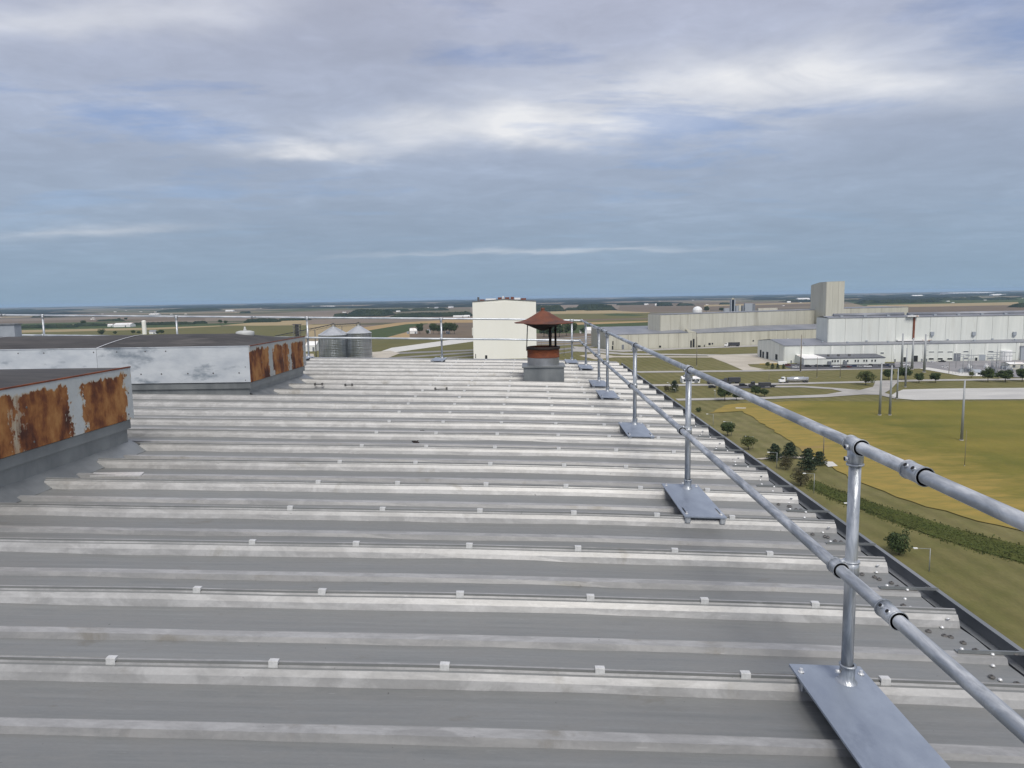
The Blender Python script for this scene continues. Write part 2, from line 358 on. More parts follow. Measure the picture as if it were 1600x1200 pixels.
# rusted painted sheet: rust amount set by stops along the sheet, ragged by noise
def rustmat(name, stops, paintc, axis=1, top=.84, zlo=None):
    m_ = bpy.data.materials.new(name); m_.use_nodes = True; ns, ls = m_.node_tree.nodes, m_.node_tree.links
    bs = ns['Principled BSDF']
    g = N(ns, 'ShaderNodeTexCoord').outputs['Generated']; sp = N(ns, 'ShaderNodeSeparateXYZ'); ls.new(g, sp.inputs[0])
    ob = N(ns, 'ShaderNodeTexCoord').outputs['Object']
    w1 = noisetex(ns, ls, mapping(ns, ls, ob, (1, 2.2, 1.5)), 3.0, 6, .65)
    w3 = noisetex(ns, ls, mapping(ns, ls, ob, (1, 5, 7), (8, 1, 1)), 3.0, 6, .7)
    w2 = noisetex(ns, ls, mapping(ns, ls, ob, (9, 9, .7), (3, 3, 3)), 2.5, 4, .6)
    u = mth(ns, ls, 'ADD', sp.outputs[axis], mth(ns, ls, 'ADD', mth(ns, ls, 'MULTIPLY', mth(ns, ls, 'SUBTRACT', w1, .5), .20), mth(ns, ls, 'MULTIPLY', mth(ns, ls, 'SUBTRACT', w3, .5), .07)))
    band = ramp(ns, ls, u, stops)
    h = mth(ns, ls, 'ADD', sp.outputs[2], mth(ns, ls, 'MULTIPLY', mth(ns, ls, 'SUBTRACT', w1, .5), .45))
    tm = ramp(ns, ls, h, [(top - .06, 1.0), (top + .03, 0.0)])
    amt = mth(ns, ls, 'MULTIPLY', band, tm)
    amt = mth(ns, ls, 'ADD', amt, mth(ns, ls, 'MULTIPLY', mth(ns, ls, 'SUBTRACT', w2, .5), .55))
    mask = ramp(ns, ls, amt, [(.42, 0.0), (.60, 1.0)])
    halo = ramp(ns, ls, amt, [(.18, 0.0), (.46, .7)])
    core = noisetex(ns, ls, mapping(ns, ls, ob, (1, 1.7, 1), (9, 2, 4)), 2.6, 6, .62)
    rc = ramp(ns, ls, core, [(.36, (.400, .190, .060)), (.46, (.290, .115, .032)), (.54, (.165, .052, .017)), (.64, (.065, .020, .010))])
    pc = mixc(ns, ls, ramp(ns, ls, w1, [(.4, 0.0), (.62, 1.0)]), paintc, tuple(c * .88 for c in paintc))
    pc = mixc(ns, ls, halo, pc, (.46, .36, .20))
    ls.new(mixc(ns, ls, mask, pc, rc), bs.inputs['Base Color'])
    ls.new(mth(ns, ls, 'ADD', .5, mth(ns, ls, 'MULTIPLY', mask, .35)), bs.inputs['Roughness'])
    bp = N(ns, 'ShaderNodeBump'); bp.inputs['Strength'].default_value = .3; bp.inputs['Distance'].default_value = .01
    ls.new(noisetex(ns, ls, ob, 25, 4), bp.inputs['Height']); ls.new(bp.outputs[0], bs.inputs['Normal'])
    return m_
M['rust_near'] = rustmat('rust_near', [(0, 1.0), (.395, 1.0), (.42, .50), (.445, .52), (.47, 1.0), (.65, 1.0), (.668, .12), (.71, .08), (.735, .85), (.76, 1.0), (.93, 1.0), (.95, .6), (.975, .05)], (.52, .545, .53), top=.90)
M['rust_mid'] = rustmat('rust_mid', [(0, .9), (.02, 1.0), (.27, 1.0), (.30, .1), (.355, .1), (.38, .95), (.51, 1.0), (.535, .5), (.56, .95), (.63, .95), (.655, .2), (.69, .2), (.715, 1.0), (.92, 1.0), (.945, .2), (1, .1)], (.42, .43, .41), top=.90)
M['rust_cap'] = mat('rust_cap', (.125, .038, .021), (.195, .068, .034), .75, .1, 3.2, (1, 1, 1), .35, .65, .4, 20, c3=(.085, .040, .032), s3=2.2, lo3=.48, hi3=.66)
M['rust_band'] = mat('rust_band', (.240, .070, .024), (.130, .036, .018), .75, .1, 3.5, (1, 1, 2), .4, .6, .3, 25)
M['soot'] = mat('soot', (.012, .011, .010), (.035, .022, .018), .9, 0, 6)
M['grey_cyl'] = mat('grey_cylinder', (.30, .31, .32), (.38, .39, .40), .35, .6, 4, rvar=.2)
M['weather_white'] = mat('weathered_white', (.55, .58, .60), (.42, .455, .49), .6, 0, 1.7, (1, 1, 2.2), .40, .64, .1, 20, c3=(.22, .255, .29), s3=1.5, lo3=.545, hi3=.66, detail=10, objvar=.06)
M['plain_white'] = mat('plain_white', (.40, .41, .40), (.50, .51, .49), .6, 0, 4)
M['louver'] = mat('louver_grey', (.30, .33, .36), (.36, .39, .42), .6)

# roof sheet: weathered aluminium-zinc, dull and dirty in the pans where water lies, cleaner on the rib tops
def roofmat(name, c1, c2, c3, dirtc, dlo, rough, metal, contrast):
    rm = bpy.data.materials.new(name); rm.use_nodes = True
    ns, ls = rm.node_tree.nodes, rm.node_tree.links; bs = ns['Principled BSDF']
    p = N(ns, 'ShaderNodeNewGeometry').outputs['Position']
    oi = N(ns, 'ShaderNodeObjectInfo').outputs['Random']
    streak = noisetex(ns, ls, mapping(ns, ls, p, (.35, 12, 1)), 2.2, 7, .65)
    blot = noisetex(ns, ls, mapping(ns, ls, p, (2.2, 6.0, 3)), 1.9, 9, .68, .5)
    fine = noisetex(ns, ls, mapping(ns, ls, p, (9, 22, 9)), 4.0, 6, .72)
    col = mixc(ns, ls, ramp(ns, ls, streak, [(.36, 0.0), (.64, 1.0)]), c1, c2)
    col = mixc(ns, ls, ramp(ns, ls, blot, [(.44, 0.0), (.60, .9)]), col, c3)
    dirt = noisetex(ns, ls, mapping(ns, ls, p, (1.6, 3.2, 1), (4, 9, 2)), 1.3, 7, .66, .4)
    col = mixc(ns, ls, ramp(ns, ls, dirt, [(dlo, 0.0), (dlo + .10, .65)]), col, dirtc)
    spk = noisetex(ns, ls, mapping(ns, ls, p, (1, 1, 1)), 26.0, 3, .6)
    col = mixc(ns, ls, ramp(ns, ls, spk, [(.735, 0.0), (.76, .7)]), col, tuple(c * .35 for c in c1))
    scr = noisetex(ns, ls, mapping(ns, ls, p, (2.5, 40, 1), (1, 5, 0), (0, 0, .12)), 3.0, 3, .5)
    col = mixc(ns, ls, ramp(ns, ls, scr, [(.70, 0.0), (.74, .35)]), col, tuple(min(1, c * 1.6) for c in c2))
    k = mth(ns, ls, 'ADD', 1 - contrast / 2, mth(ns, ls, 'MULTIPLY', fine, contrast))
    vm = N(ns, 'ShaderNodeVectorMath', operation='SCALE'); ls.new(col, vm.inputs[0]); ls.new(k, vm.inputs['Scale']); col = vm.outputs[0]
    k = mth(ns, ls, 'ADD', .94, mth(ns, ls, 'MULTIPLY', oi, .12))
    vm = N(ns, 'ShaderNodeVectorMath', operation='SCALE'); ls.new(col, vm.inputs[0]); ls.new(k, vm.inputs['Scale']); col = vm.outputs[0]
    ls.new(col, bs.inputs['Base Color']); bs.inputs['Metallic'].default_value = metal
    ls.new(mth(ns, ls, 'ADD', rough, mth(ns, ls, 'MULTIPLY', blot, .25)), bs.inputs['Roughness'])
    bp = N(ns, 'ShaderNodeBump'); bp.inputs['Strength'].default_value = .3; bp.inputs['Distance'].default_value = .02
    ls.new(noisetex(ns, ls, mapping(ns, ls, p, (.8, 5, 1)), 1.6, 5), bp.inputs['Height']); ls.new(bp.outputs[0], bs.inputs['Normal'])
    return rm
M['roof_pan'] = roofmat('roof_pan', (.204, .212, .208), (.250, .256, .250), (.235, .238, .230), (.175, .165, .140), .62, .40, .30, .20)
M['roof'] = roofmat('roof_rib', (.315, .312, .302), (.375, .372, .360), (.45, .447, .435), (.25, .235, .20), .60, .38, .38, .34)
M['roof_side_shade'] = roofmat('roof_rib_side_shade', (.235, .236, .234), (.285, .286, .282), (.32, .318, .312), (.20, .185, .155), .58, .42, .30, .24)  # darker rib side: shade from seeing less sky, painted into its colour

# ------------------------------------------------------------------ ground
def sheet(name, pts, mname, z, label=None):
    me = bpy.data.meshes.new(name); me.from_pydata([(q[0], q[1], z) for q in pts], [], [tuple(range(len(pts)))])
    me.materials.append(M[mname]); me.update()
    if me.polygons[0].normal.z < 0: me.flip_normals()
    o = link(name, me); tag(o, label, kind='structure'); return o
sheet('ground', [(-30000, -3000), (30000, -3000), (30000, 27000), (-30000, 27000)], 'patch', 0)
sheet('lawn', [(-300, -250), (650, -250), (800, 840), (320, 905), (60, 850), (-300, 880)], 'lawn', .02)
zc = [.03]
def field(pts, mname, name='field', rag=0.0, label=None):
    zc[0] += .004
    P = [at(x, y) for x, y in pts]
    if rag:
        Q = []
        for i, a_ in enumerate(P):
            b_ = P[(i + 1) % len(P)]; n = max(1, int((b_ - a_).length / (rag * 2.5)))
            for k_ in range(n):
                q = a_.lerp(b_, k_ / n)
                Q.append(q + Vector((rnd.uniform(-1, 1), rnd.uniform(-1, 1), 0)) * rag * .5)
        P = Q
    return sheet(name, P, mname, zc[0], label)
# fields on the left and middle, far to near
field([(-60, 500), (320, 492), (560, 492), (740, 489), (740, 497), (480, 499), (300, 503), (-60, 511)], 'f_mauve')
field([(-60, 504), (160, 499), (320, 496), (320, 500), (120, 503.5), (-60, 508)], 'f_brown')
field([(-60, 508), (150, 503), (240, 500.5), (150, 506), (-60, 512)], 'f_green')
field([(-60, 513.5), (240, 507.5), (400, 503.5), (345, 508.5), (240, 512), (-60, 517.5)], 'f_green')
field([(-60, 517.5), (240, 512), (345, 508.5), (345, 511), (240, 515), (-60, 522)], 'f_tan')
field([(-60, 522), (240, 515), (400, 507), (470, 503), (600, 503), (480, 512), (470, 560), (-60, 560)], 'f_olive')
field([(345, 508.5), (400, 503.5), (480, 499.5), (560, 499), (480, 508), (400, 509)], 'f_tan')
field([(480, 499.5), (740, 495), (740, 502), (560, 505), (480, 507)], 'f_mauve')
field([(556, 513), (620, 504.5), (740, 497), (740, 505), (668, 505.5), (635, 507), (578, 517)], 'f_gold')
field([(480, 508), (560, 505), (560, 513), (576, 517), (560, 530), (480, 530)], 'f_tan')
field([(572, 517), (635, 506.5), (668, 505), (672, 511), (640, 517), (605, 527), (560, 530)], 'f_green')
field([(597, 529), (640, 518.5), (650, 515), (650, 524), (640, 529)], 'f_gold')
field([(640, 512), (672, 505), (740, 504), (740, 530), (640, 528)], 'f_brown')
field([(560, 530), (640, 528.5), (740, 529.5), (740, 562), (560, 562)], 'f_olive')
field([(735, 470), (1000, 468), (1000, 486), (735, 488)], 'f_mauve')
field([(860, 486), (925, 482.5), (975, 486.5), (1015, 488), (1015, 492), (860, 492)], 'f_tan')
field([(838, 491), (1015, 489), (1015, 506), (838, 510)], 'f_olive')
field([(942, 491), (965, 489.5), (1010, 492.5), (990, 494), (952, 493.5)], 'f_green')
field([(838, 500), (1015, 497), (1015, 499), (838, 503)], 'f_brown')
field([(838, 505.5), (1015, 501.5), (1015, 503.3), (900, 507.5), (838, 509)], 'f_gold')
field([(838, 509), (930, 507), (1015, 503.5), (1015, 521), (930, 521), (838, 521)], 'f_green')
field([(970, 475), (1270, 470), (1270, 479), (1100, 484), (1015, 487), (965, 485)], 'f_brown')
field([(1100, 476.5), (1270, 472.5), (1270, 474), (1100, 479)], 'f_tan')
field([(1318, 470), (1700, 463), (1700, 472), (1350, 478)], 'f_green')
field([(1355, 477), (1590, 472), (1595, 476.5), (1418, 480), (1355, 480)], 'f_tan')
field([(1400, 480), (1595, 476.5), (1720, 477), (1720, 489), (1400, 489)], 'f_brown')
# plant site
field([(736, 529), (705, 531), (612, 543.5), (590, 551), (600, 553), (740, 533.5), (760, 529)], 'limestone', 'gravel_road', label='pale gravel road running past the barns')
for k_, (a_, b_) in enumerate([((585, 552), (745, 546)), ((585, 560), (745, 549.5)), ((600, 567), (745, 554)), ((850, 547), (960, 537))]):
    field([a_, b_, (b_[0], b_[1] + 1.9), (a_[0], a_[1] + 3.0)], 'ballast', 'rail_track_bed')
field([(560, 552), (610, 548), (625, 552), (600, 562), (560, 562)], 'apron', 'gravel_yard')
field([(470, 553), (490, 553), (492, 565), (470, 565)], 'apron', 'gravel_yard')
field([(838, 521.5), (952, 520), (952, 527), (838, 529)], 'f_brown')
for k_, (a_, b_) in enumerate([((838, 530), (955, 523.5)), ((838, 533.5), (955, 527)), ((838, 537), (955, 530)), ((838, 541.5), (955, 533)), ((838, 556), (955, 541))]):
    field([a_, b_, (b_[0], b_[1] + 1.3), (a_[0], a_[1] + 1.7)], 'ballast', 'rail_track_bed')
field([(895, 541), (960, 547), (1090, 543), (1185, 539), (1185, 541.5), (1075, 545.5), (975, 550), (900, 546)], 'road', 'path')
field([(895, 545), (975, 552), (1130, 554.3), (1186, 552.5), (1186, 554.3), (1110, 556), (975, 554.5), (895, 549)], 'road', 'road')
field([(960, 556.5), (1110, 557.2), (1125, 559), (960, 558.6), (930, 562), (905, 556), (930, 552)], 'apron', 'road')
field([(1105, 556), (1140, 554.5), (1184, 554), (1184, 557), (1211, 562), (1226, 568), (1200, 568.5), (1168, 569.5), (1172, 573), (1195, 577.3), (1165, 580.2), (1158, 577.5), (1135, 567.5), (1112, 559)], 'apron', 'apron')
field([(985, 580.5), (1165, 578.7), (1350, 575.2), (1440, 573.5), (1440, 576.2), (1350, 577.6), (1165, 581), (1000, 582.8)], 'road', 'road')
field([(1226, 569), (1300, 568.8), (1398, 567.5), (1440, 567), (1440, 571), (1398, 576), (1240, 577.6), (1228, 574)], 'asphalt', 'parking_lot')
field([(1398, 566), (1720, 561), (1720, 592), (1560, 589.5), (1500, 585), (1440, 575.5), (1398, 574)], 'asphalt_grey', 'yard')
field([(1436, 576), (1450, 574.5), (1495, 582), (1560, 586), (1560, 588.8), (1500, 587.6)], 'limestone', 'driveway')
field([(1000, 601), (1165, 599.8), (1350, 596), (1420, 593.7), (1720, 590.2), (1720, 592.8), (1440, 596), (1400, 597.3), (1350, 598.4), (1165, 602.6), (1000, 604)], 'road', 'road')
field([(1140, 603), (1205, 602.4), (1204, 606.6), (1140, 607.4)], 'asphalt', 'weighing_lane')
field([(1195, 603.4), (1255, 603.2), (1305, 606.6), (1345, 610), (1320, 613), (1300, 608.6), (1250, 605.6), (1195, 605.8)], 'road', 'road')
field([(1368, 596.5), (1406, 594.7), (1398, 602), (1392, 609), (1382, 614.5), (1400, 619), (1398, 623.5), (1372, 617.3), (1320, 616.5), (1345, 609.5), (1364, 605)], 'road', 'road')
field([(1055, 623.5), (1200, 620.6), (1290, 616.8), (1320, 611.5), (1348, 611), (1350, 616.8), (1290, 621), (1200, 624), (1060, 626.6)], 'road', 'road')
field([(1411, 609.3), (1470, 607.7), (1740, 605.5), (1740, 623.5), (1500, 625), (1430, 625.6), (1405, 623.5), (1392, 618.5), (1400, 613.5)], 'lot', 'gravel_lot')
field([(1108, 646), (1140, 632), (1250, 627), (1400, 628), (1800, 626), (1800, 905), (1600, 832), (1500, 806), (1400, 778), (1330, 748), (1262, 710), (1208, 673), (1160, 643)], 'soy', 'field', 1.8)
field([(1266, 751), (1310, 768), (1350, 784), (1400, 800), (1450, 816), (1530, 838), (1610, 860), (1700, 885), (1690, 905), (1600, 880), (1520, 858), (1440, 832), (1385, 812), (1338, 792), (1300, 779), (1262, 760)], 'swale', 'swale', 3)
field([(1180, 717.5), (1218, 713.5), (1262, 714.5), (1290, 720), (1262, 717.5), (1218, 716), (1190, 719)], 'apron', 'path')
field([(1285, 721.5), (1301, 722.5), (1309, 729), (1294, 730.5)], 'limestone', 'slab')
field([(1149, 637.6), (1166, 637.8), (1165, 638.8), (1150, 638.8)], 'limestone', 'slab')

# ------------------------------------------------------------------ the building we stand on
base = empty('warehouse', (0, 0, 0)); tag(base, 'tall warehouse with ribbed metal roof filling the foreground', 'warehouse')
MB().box(-32, 2.30, -14, 20.0, 0, RZ - .30).build('wall', M['wall_cream'], base)
dk = MB()
xs_full = [-32 + i * 1.0 for i in range(25)] + [-7 + i * .25 for i in range(38)]
xs_full = [x for x in xs_full if x < 2.38] + [2.38]
for i in range(len(xs_full) - 1):
    x0, x1 = xs_full[i], xs_full[i + 1]
    dk.add([(x0, -14, rz(x0) - .10), (x1, -14, rz(x1) - .10), (x1, 20.0, rz(x1) - .10), (x0, 20.0, rz(x0) - .10)], [(0, 1, 2, 3)])
dk.build('roof_deck', M['curb'], base)
SY0, SP = 3.155, .818
# (offset from the seam, height, material of the strip that starts here: 0 pan, 1 rib top, 2 rib side with painted shade)
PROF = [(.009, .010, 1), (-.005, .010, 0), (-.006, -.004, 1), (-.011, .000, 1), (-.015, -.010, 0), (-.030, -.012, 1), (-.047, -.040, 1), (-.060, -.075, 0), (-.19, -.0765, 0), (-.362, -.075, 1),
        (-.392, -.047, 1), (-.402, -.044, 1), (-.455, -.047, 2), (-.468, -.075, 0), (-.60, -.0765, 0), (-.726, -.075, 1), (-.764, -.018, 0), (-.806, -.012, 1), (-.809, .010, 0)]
def panel_mesh(x_l, seed, x_r=2.38):
    xs = [x for x in xs_full if x > x_l + .05]; xs = [x_l] + [x for x in xs if x <= x_r]
    rr = random.Random(seed); mb = MB(); n = len(PROF)
    vs = []
    for x in xs:
        for j, (oy, oz, _) in enumerate(PROF):
            wz = 0; wy = 0
            if oz <= -.0749: wz = .011 * noise.noise(Vector((x * .9, j * 1.3, seed * 7.7))) + .005 * noise.noise(Vector((x * 2.7, j * .7, seed * 3.7)))
            wy = .006 * noise.noise(Vector((x * .6, j * .2, seed * 3.1 + 9)))
            if oz > -.06: wz += .004 * noise.noise(Vector((x * 1.1, seed * 5.1, 2)))
            vs.append((x, oy + wy, rz(x) - RZ + oz + wz))
    fs = [(a_ * n + j, a_ * n + j + 1, (a_ + 1) * n + j + 1, (a_ + 1) * n + j) for a_ in range(len(xs) - 1) for j in range(n - 1)]
    mb.add(vs, fs); mb.m = [PROF[k_ % (n - 1)][2] for k_ in range(len(fs))]; return mb.mesh('roof_panel', [M['roof_pan'], M['roof'], M['roof_side_shade']])
full = [panel_mesh(-32, s) for s in range(5)]
short = [panel_mesh(-4.49, s + 20) for s in range(3)]
short2 = [panel_mesh(-4.68, s + 30) for s in range(3)]
stair = {}
cl = MB(); cl.box(-.022, .022, -.014, .012, .006, .021).box(-.022, .022, -.017, -.014, -.012, .019)
clip_me = cl.mesh('seam_clip', mat('clip_metal', (.56, .56, .55), (.74, .74, .72), .45, .3, 25))
sc_ = MB(); sc_.lathe([(.0, .006), (.006, .0055), (.0085, .003), (.0105, 0), (.0105, -.004)], 10)
screw_b = sc_.mesh('screw', M['bright_metal']); 
sc_ = MB(); sc_.lathe([(.0, .008), (.005, .008), (.005, .003), (.015, .002), (.017, -.003)], 8, smooth=False)
screw_d = sc_.mesh('screw_dark', M['bolt'])
CX = [-1.956, -1.213, -.430, .3145, .967, 1.585]
st = MB()
st.box(-.17, .185, -.018, .018, 0, .006).box(-.17, .185, -.018, -.015, .006, .018)
strap_me = st.mesh('gutter_strap', M['curb'])
for i in range(-17, 21):
    Y = SY0 + SP * i
    me = full[i % 5]
    if 4.9 < Y < 8.6: me = short[i % 3]
    elif 12.2 < Y < 15.4: me = short2[i % 3]
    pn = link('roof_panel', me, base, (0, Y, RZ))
    if i >= -2:
        for c, x in enumerate(CX):
            if -.3 < x < .8 and 14.6 < Y < 15.8: continue
            jx = rnd.uniform(-.02, .02)
            link('seam_clip', clip_me, pn, (x + jx, rnd.uniform(-.002, .002), rz(x + jx) - RZ), (rnd.uniform(-.05, .05), .04, rnd.uniform(-.03, .03)))
    if i >= -1:
        o = link('gutter_strap', strap_me, pn, (2.32, -.41, rz(2.32) - RZ - .042), (0, .04, 0))
        for sx in (-.17, -.12, -.06):
            pass
    if -1 <= i <= 9:
        for (sx, sy, sz, d) in [(2.31, -.055, -.034, 0), (2.28, -.068, -.072, 0), (2.24, -.17, -.070, 1), (2.17, -.12, -.070, 1), (2.29, -.26, -.070, 1), (2.25, -.19, -.070, 1),
                                (2.31, -.43, -.046, 0), (2.27, -.50, -.070, 0), (2.20, -.60, -.070, 1), (2.23, -.64, -.070, 0), (2.31, -.67, -.070, 1), (2.26, -.41, -.034, 1), (2.19, -.41, -.032, 0), (2.44, -.41, -.040, 1)]:
            if i > 4 and d and sx < 2.3: continue
            link('screw', screw_d if d else screw_b, pn, (sx + rnd.uniform(-.015, .015), sy + rnd.uniform(-.01, .01), rz(sx) - RZ + sz + (.004 if sz < -.06 else .006)), (-.75 if abs(sy + .055) < .002 else 0, .05, 0))
# gutter along the right edge
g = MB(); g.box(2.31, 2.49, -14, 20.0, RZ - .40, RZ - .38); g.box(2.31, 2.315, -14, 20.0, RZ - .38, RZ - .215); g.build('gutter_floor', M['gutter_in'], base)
g = MB(); g.box(2.495, 2.505, -14, 20.0, RZ - .42, RZ - .155); g.box(2.490, 2.520, -14, 20.0, RZ - .155, RZ - .147); g.box(2.452, 2.495, -14, 20.0, RZ - .228, RZ - .222); g.box(2.452, 2.457, -14, 20.0, RZ - .27, RZ - .228)
g.build('gutter', M['gutter'], base)
# edge strip at the far end
g = MB()
for i in range(len(xs_full) - 1):
    x0, x1 = xs_full[i], xs_full[i + 1]
    for (ya, yb, zo) in ((19.53, 20.05, -.004),):
        g.add([(x0, ya, rz(x0) + zo), (x1, ya, rz(x1) + zo), (x1, yb, rz(x1) + zo - .01), (x0, yb, rz(x0) + zo - .01)], [(0, 1, 2, 3)])
        g.add([(x0, yb, rz(x0) + zo - .01), (x1, yb, rz(x1) + zo - .01), (x1, yb, RZ - .45), (x0, yb, RZ - .45)], [(0, 1, 2, 3)])
g.build('edge_flashing', M['roof'], base)
# bright repair sheet, dark pipe brackets and scraps lying on the roof
g = MB(); g.box(-.25, .25, -.035, .035, 0, .004).box(-.25, .25, -.037, -.035, -.03, .004)
o = g.build('repair_sheet', M['bright_metal'], None, (atY(180, 743, 6.78).x, SY0 + SP * 5 - .430, rz(-3.86) - .043), (.25, 0, 0)); tag(o, 'bright bare metal repair sheet on a rib near the rusty box', 'metal sheet')
for (px, py, w, lab) in [(498, 603.5, .17, 'small dark bracket standing beside the white and rusty box'), (545, 603.5, .16, 'small dark bracket, middle one of the three in line'), (689, 606, .24, 'wider dark bracket in front of the chimney cowl')]:
    q = at(px, py, rz(-3)); e = empty('pipe_bracket', (q.x, q.y, rz(q.x) - .01)); tag(e, lab, 'bracket', 'dark brackets on the roof')
    MB().box(-w / 2, -w / 2 + .03, -.02, .02, 0, .05).build('leg', M['bolt'], e); MB().box(w / 2 - .03, w / 2, -.02, .02, 0, .05).build('leg', M['bolt'], e)
    MB().box(-w / 2 + .03, w / 2 - .03, -.008, .008, .012, .024).build('bar', M['bolt'], e)
for (px, py, lab) in [(661, 672.5, 'dark scrap of debris lying on the roof, the upper one'), (652, 689, 'dark flat scrap on the roof, the lower one')]:
    q = at(px, py, rz(-1.5) - .05); g = MB()
    for k_ in range(4): g.tube((rnd.uniform(-.04, .04), rnd.uniform(-.02, .02), .0), (rnd.uniform(-.07, .07), rnd.uniform(-.02, .02), .025), .012, .006, 6)
    o = g.build('debris', M['soot'], None, (q.x, q.y, rz(q.x) - .07)); tag(o, lab, 'debris')

# ------------------------------------------------------------------ guard rails
TILT = .043
PR, CR = .0255, .0335
def plate_mesh():
    xs_ = [-.165, -.142, -.127, .127, .142, .165]; ys_ = [-.865, -.815, -.62, .05, .08, .14]
    holes = {(1, 1), (3, 1), (1, 3), (3, 3)}
    mb = MB(); t = .010
    for i in range(5):
        for j in range(5):
            if (i, j) in holes: continue
            x0, x1, y0, y1 = xs_[i], xs_[i + 1], ys_[j], ys_[j + 1]
            mb.add([(x0, y0, t), (x1, y0, t), (x1, y1, t), (x0, y1, t)], [(0, 1, 2, 3)])
            mb.add([(x0, y0, 0), (x0, y1, 0), (x1, y1, 0), (x1, y0, 0)], [(0, 1, 2, 3)])
            for (di, dj, a_, b_) in ((-1, 0, (x0, y0), (x0, y1)), (1, 0, (x1, y0), (x1, y1)), (0, -1, (x0, y0), (x1, y0)), (0, 1, (x0, y1), (x1, y1))):
                ii, jj = i + di, j + dj
                if not (0 <= ii < 5 and 0 <= jj < 5) or (ii, jj) in holes:
                    mb.add([(*a_, 0), (*b_, 0), (*b_, t), (*a_, t)], [(0, 1, 2, 3)])
    return mb.mesh('base_plate', M['plate'])
plate_me = plate_mesh()
g = MB(); g.box(-.020, .020, -.022, .022, -.045, -.001); g.box(-.020, -.006, -.026, -.022, -.040, -.006).box(.006, .020, -.026, -.022, -.040, -.006); clamp_me = g.mesh('seam_clamp', M['galv'])
g = MB(); g.tube((0, 0, 0), (0, 0, .018), .008, n=6, smooth=False); g.tube((0, 0, 0), (0, 0, .004), .014, n=10); bolt_me = g.mesh('bolt', M['bright_metal'])
g = MB(); g.lathe([(PR + .001, .080), (CR + .004, .080), (CR + .004, .074), (CR - .001, .072), (CR - .001, .014), (CR + .010, .006), (CR + .014, 0)], 24); socket_me = g.mesh('socket', M['galv'])
def boss(mb, c, d, r=.013, L=.016):
    c, d = Vector(c), Vector(d); mb.tube(c, c + d * L, r, r * .8, 12)
def screwhole(c, d):
    c, d = Vector(c), Vector(d); mb = MB(); mb.tube(c, c + d * .002, .0075, n=10); return mb.mesh('set_screw', M['dark'])
def collar(mb, p0, p1, r=CR):
    p0, p1 = Vector(p0), Vector(p1); d = (p1 - p0).normalized()
    mb.tube(p0, p1, r, n=24); mb.tube(p0, p0 + d * .008, r + .003, n=24); mb.tube(p1 - d * .008, p1, r + .003, n=24)
def rail_post(root, x, y, along, ht=1.0875, hm=.540):
    z = rz(x) if True else 0
    L = root.location
    o = MB().tube((0, 0, .006), (0, 0, ht - .02), PR, n=24).build('post', M['galv'], root, (x - L.x, y - L.y, z - L.z + .01))
    pl = link('base_plate', plate_me, root, (x - L.x - .042, y - L.y, z - L.z + .012), (0, TILT, 0))
    for cx in (-.136, .136):
        for cy in (-.835, .012):
            link('seam_clamp', clamp_me, pl, (cx, cy, 0))
        link('bolt', bolt_me, pl, (cx, -.80, .010)); link('bolt', bolt_me, pl, (cx, .066, .010))
    so = link('socket', socket_me, pl, (.042, 0, .010))
    mb = MB(); boss(mb, (-CR, 0, .045), (-1, 0, 0), .010, .018); link('set_screw', mb.mesh('set_screw', M['bright_metal']), pl, (.042, 0, .010))
    a = Vector(along); side = Vector((-1, 0, 0)) if abs(a.y) > .5 else Vector((0, -1, 0))
    mb = MB(); P = Vector((0, 0, ht))
    collar(mb, P - a * .055, P + a * .055); mb.tube(P - Vector((0, 0, .085)), P, CR, n=24); mb.tube(P - Vector((0, 0, .087)), P - Vector((0, 0, .079)), CR + .003, n=24)
    boss(mb, P + side * CR * .9 + Vector((0, 0, -.006)), side); boss(mb, P + side * CR * .9 + Vector((0, 0, -.058)), side)
    t = mb.build('tee_fitting', M['galv'], root, (x - L.x, y - L.y, z - L.z + .01))
    link('set_screw', screwhole(P + side * (CR * .9 + .016) + Vector((0, 0, -.006)), side), t); link('set_screw', screwhole(P + side * (CR * .9 + .016) + Vector((0, 0, -.058)), side), t)
    mb = MB(); Q = Vector((0, 0, hm)); O = side * (PR * 2 + .006)
    mb.tube(Q - Vector((0, 0, .032)), Q + Vector((0, 0, .032)), CR, n=24); mb.tube(Q + Vector((0, 0, .026)), Q + Vector((0, 0, .033)), CR + .003, n=24)
    collar(mb, Q + O - a * .036, Q + O + a * .036); boss(mb, Q + O * .8 + Vector((0, 0, CR * .85)) - a * .012, (0, 0, 1), .012, .012)
    mb.build('cross_fitting', M['galv'], root, (x - L.x, y - L.y, z - L.z + .01))
def coupling(root, c, a):
    c, a = Vector(c), Vector(a); mb = MB(); collar(mb, c - a * .06, c + a * .06, CR)
    up = (Vector((-.75, 0, .66)) if abs(a.y) > .5 else Vector((0, -.75, .66)))
    for s in (-.026, .026): boss(mb, c + a * s + up * CR * .86, up, .012, .010)
    o = mb.build('coupling', M['galv'], root)
    for s in (-.026, .026): link('set_screw', screwhole(c + a * s + up * (CR * .86 + .010), up), o)
X0 = 1.397
rr1 = empty('guardrail', (X0, 3.104, rz(X0))); tag(rr1, 'galvanised pipe guardrail along the right roof edge', 'guardrail')
zt, zm = .010 + 1.0875, .010 + .540
yps = [-.2, 3.104, 6.411, 9.717, 13.197, 14.845, 18.33]
for y in yps: rail_post(rr1, X0, y, (0, 1, 0))
MB().tube((0, -4 - 3.104, zt), (0, 19.79 - 3.104, zt), PR, n=24).build('top_rail', M['galv'], rr1)
MB().tube((-.057, -4 - 3.104, zm), (-.057, 19.73 - 3.104, zm), PR, n=24).build('mid_rail', M['galv'], rr1)
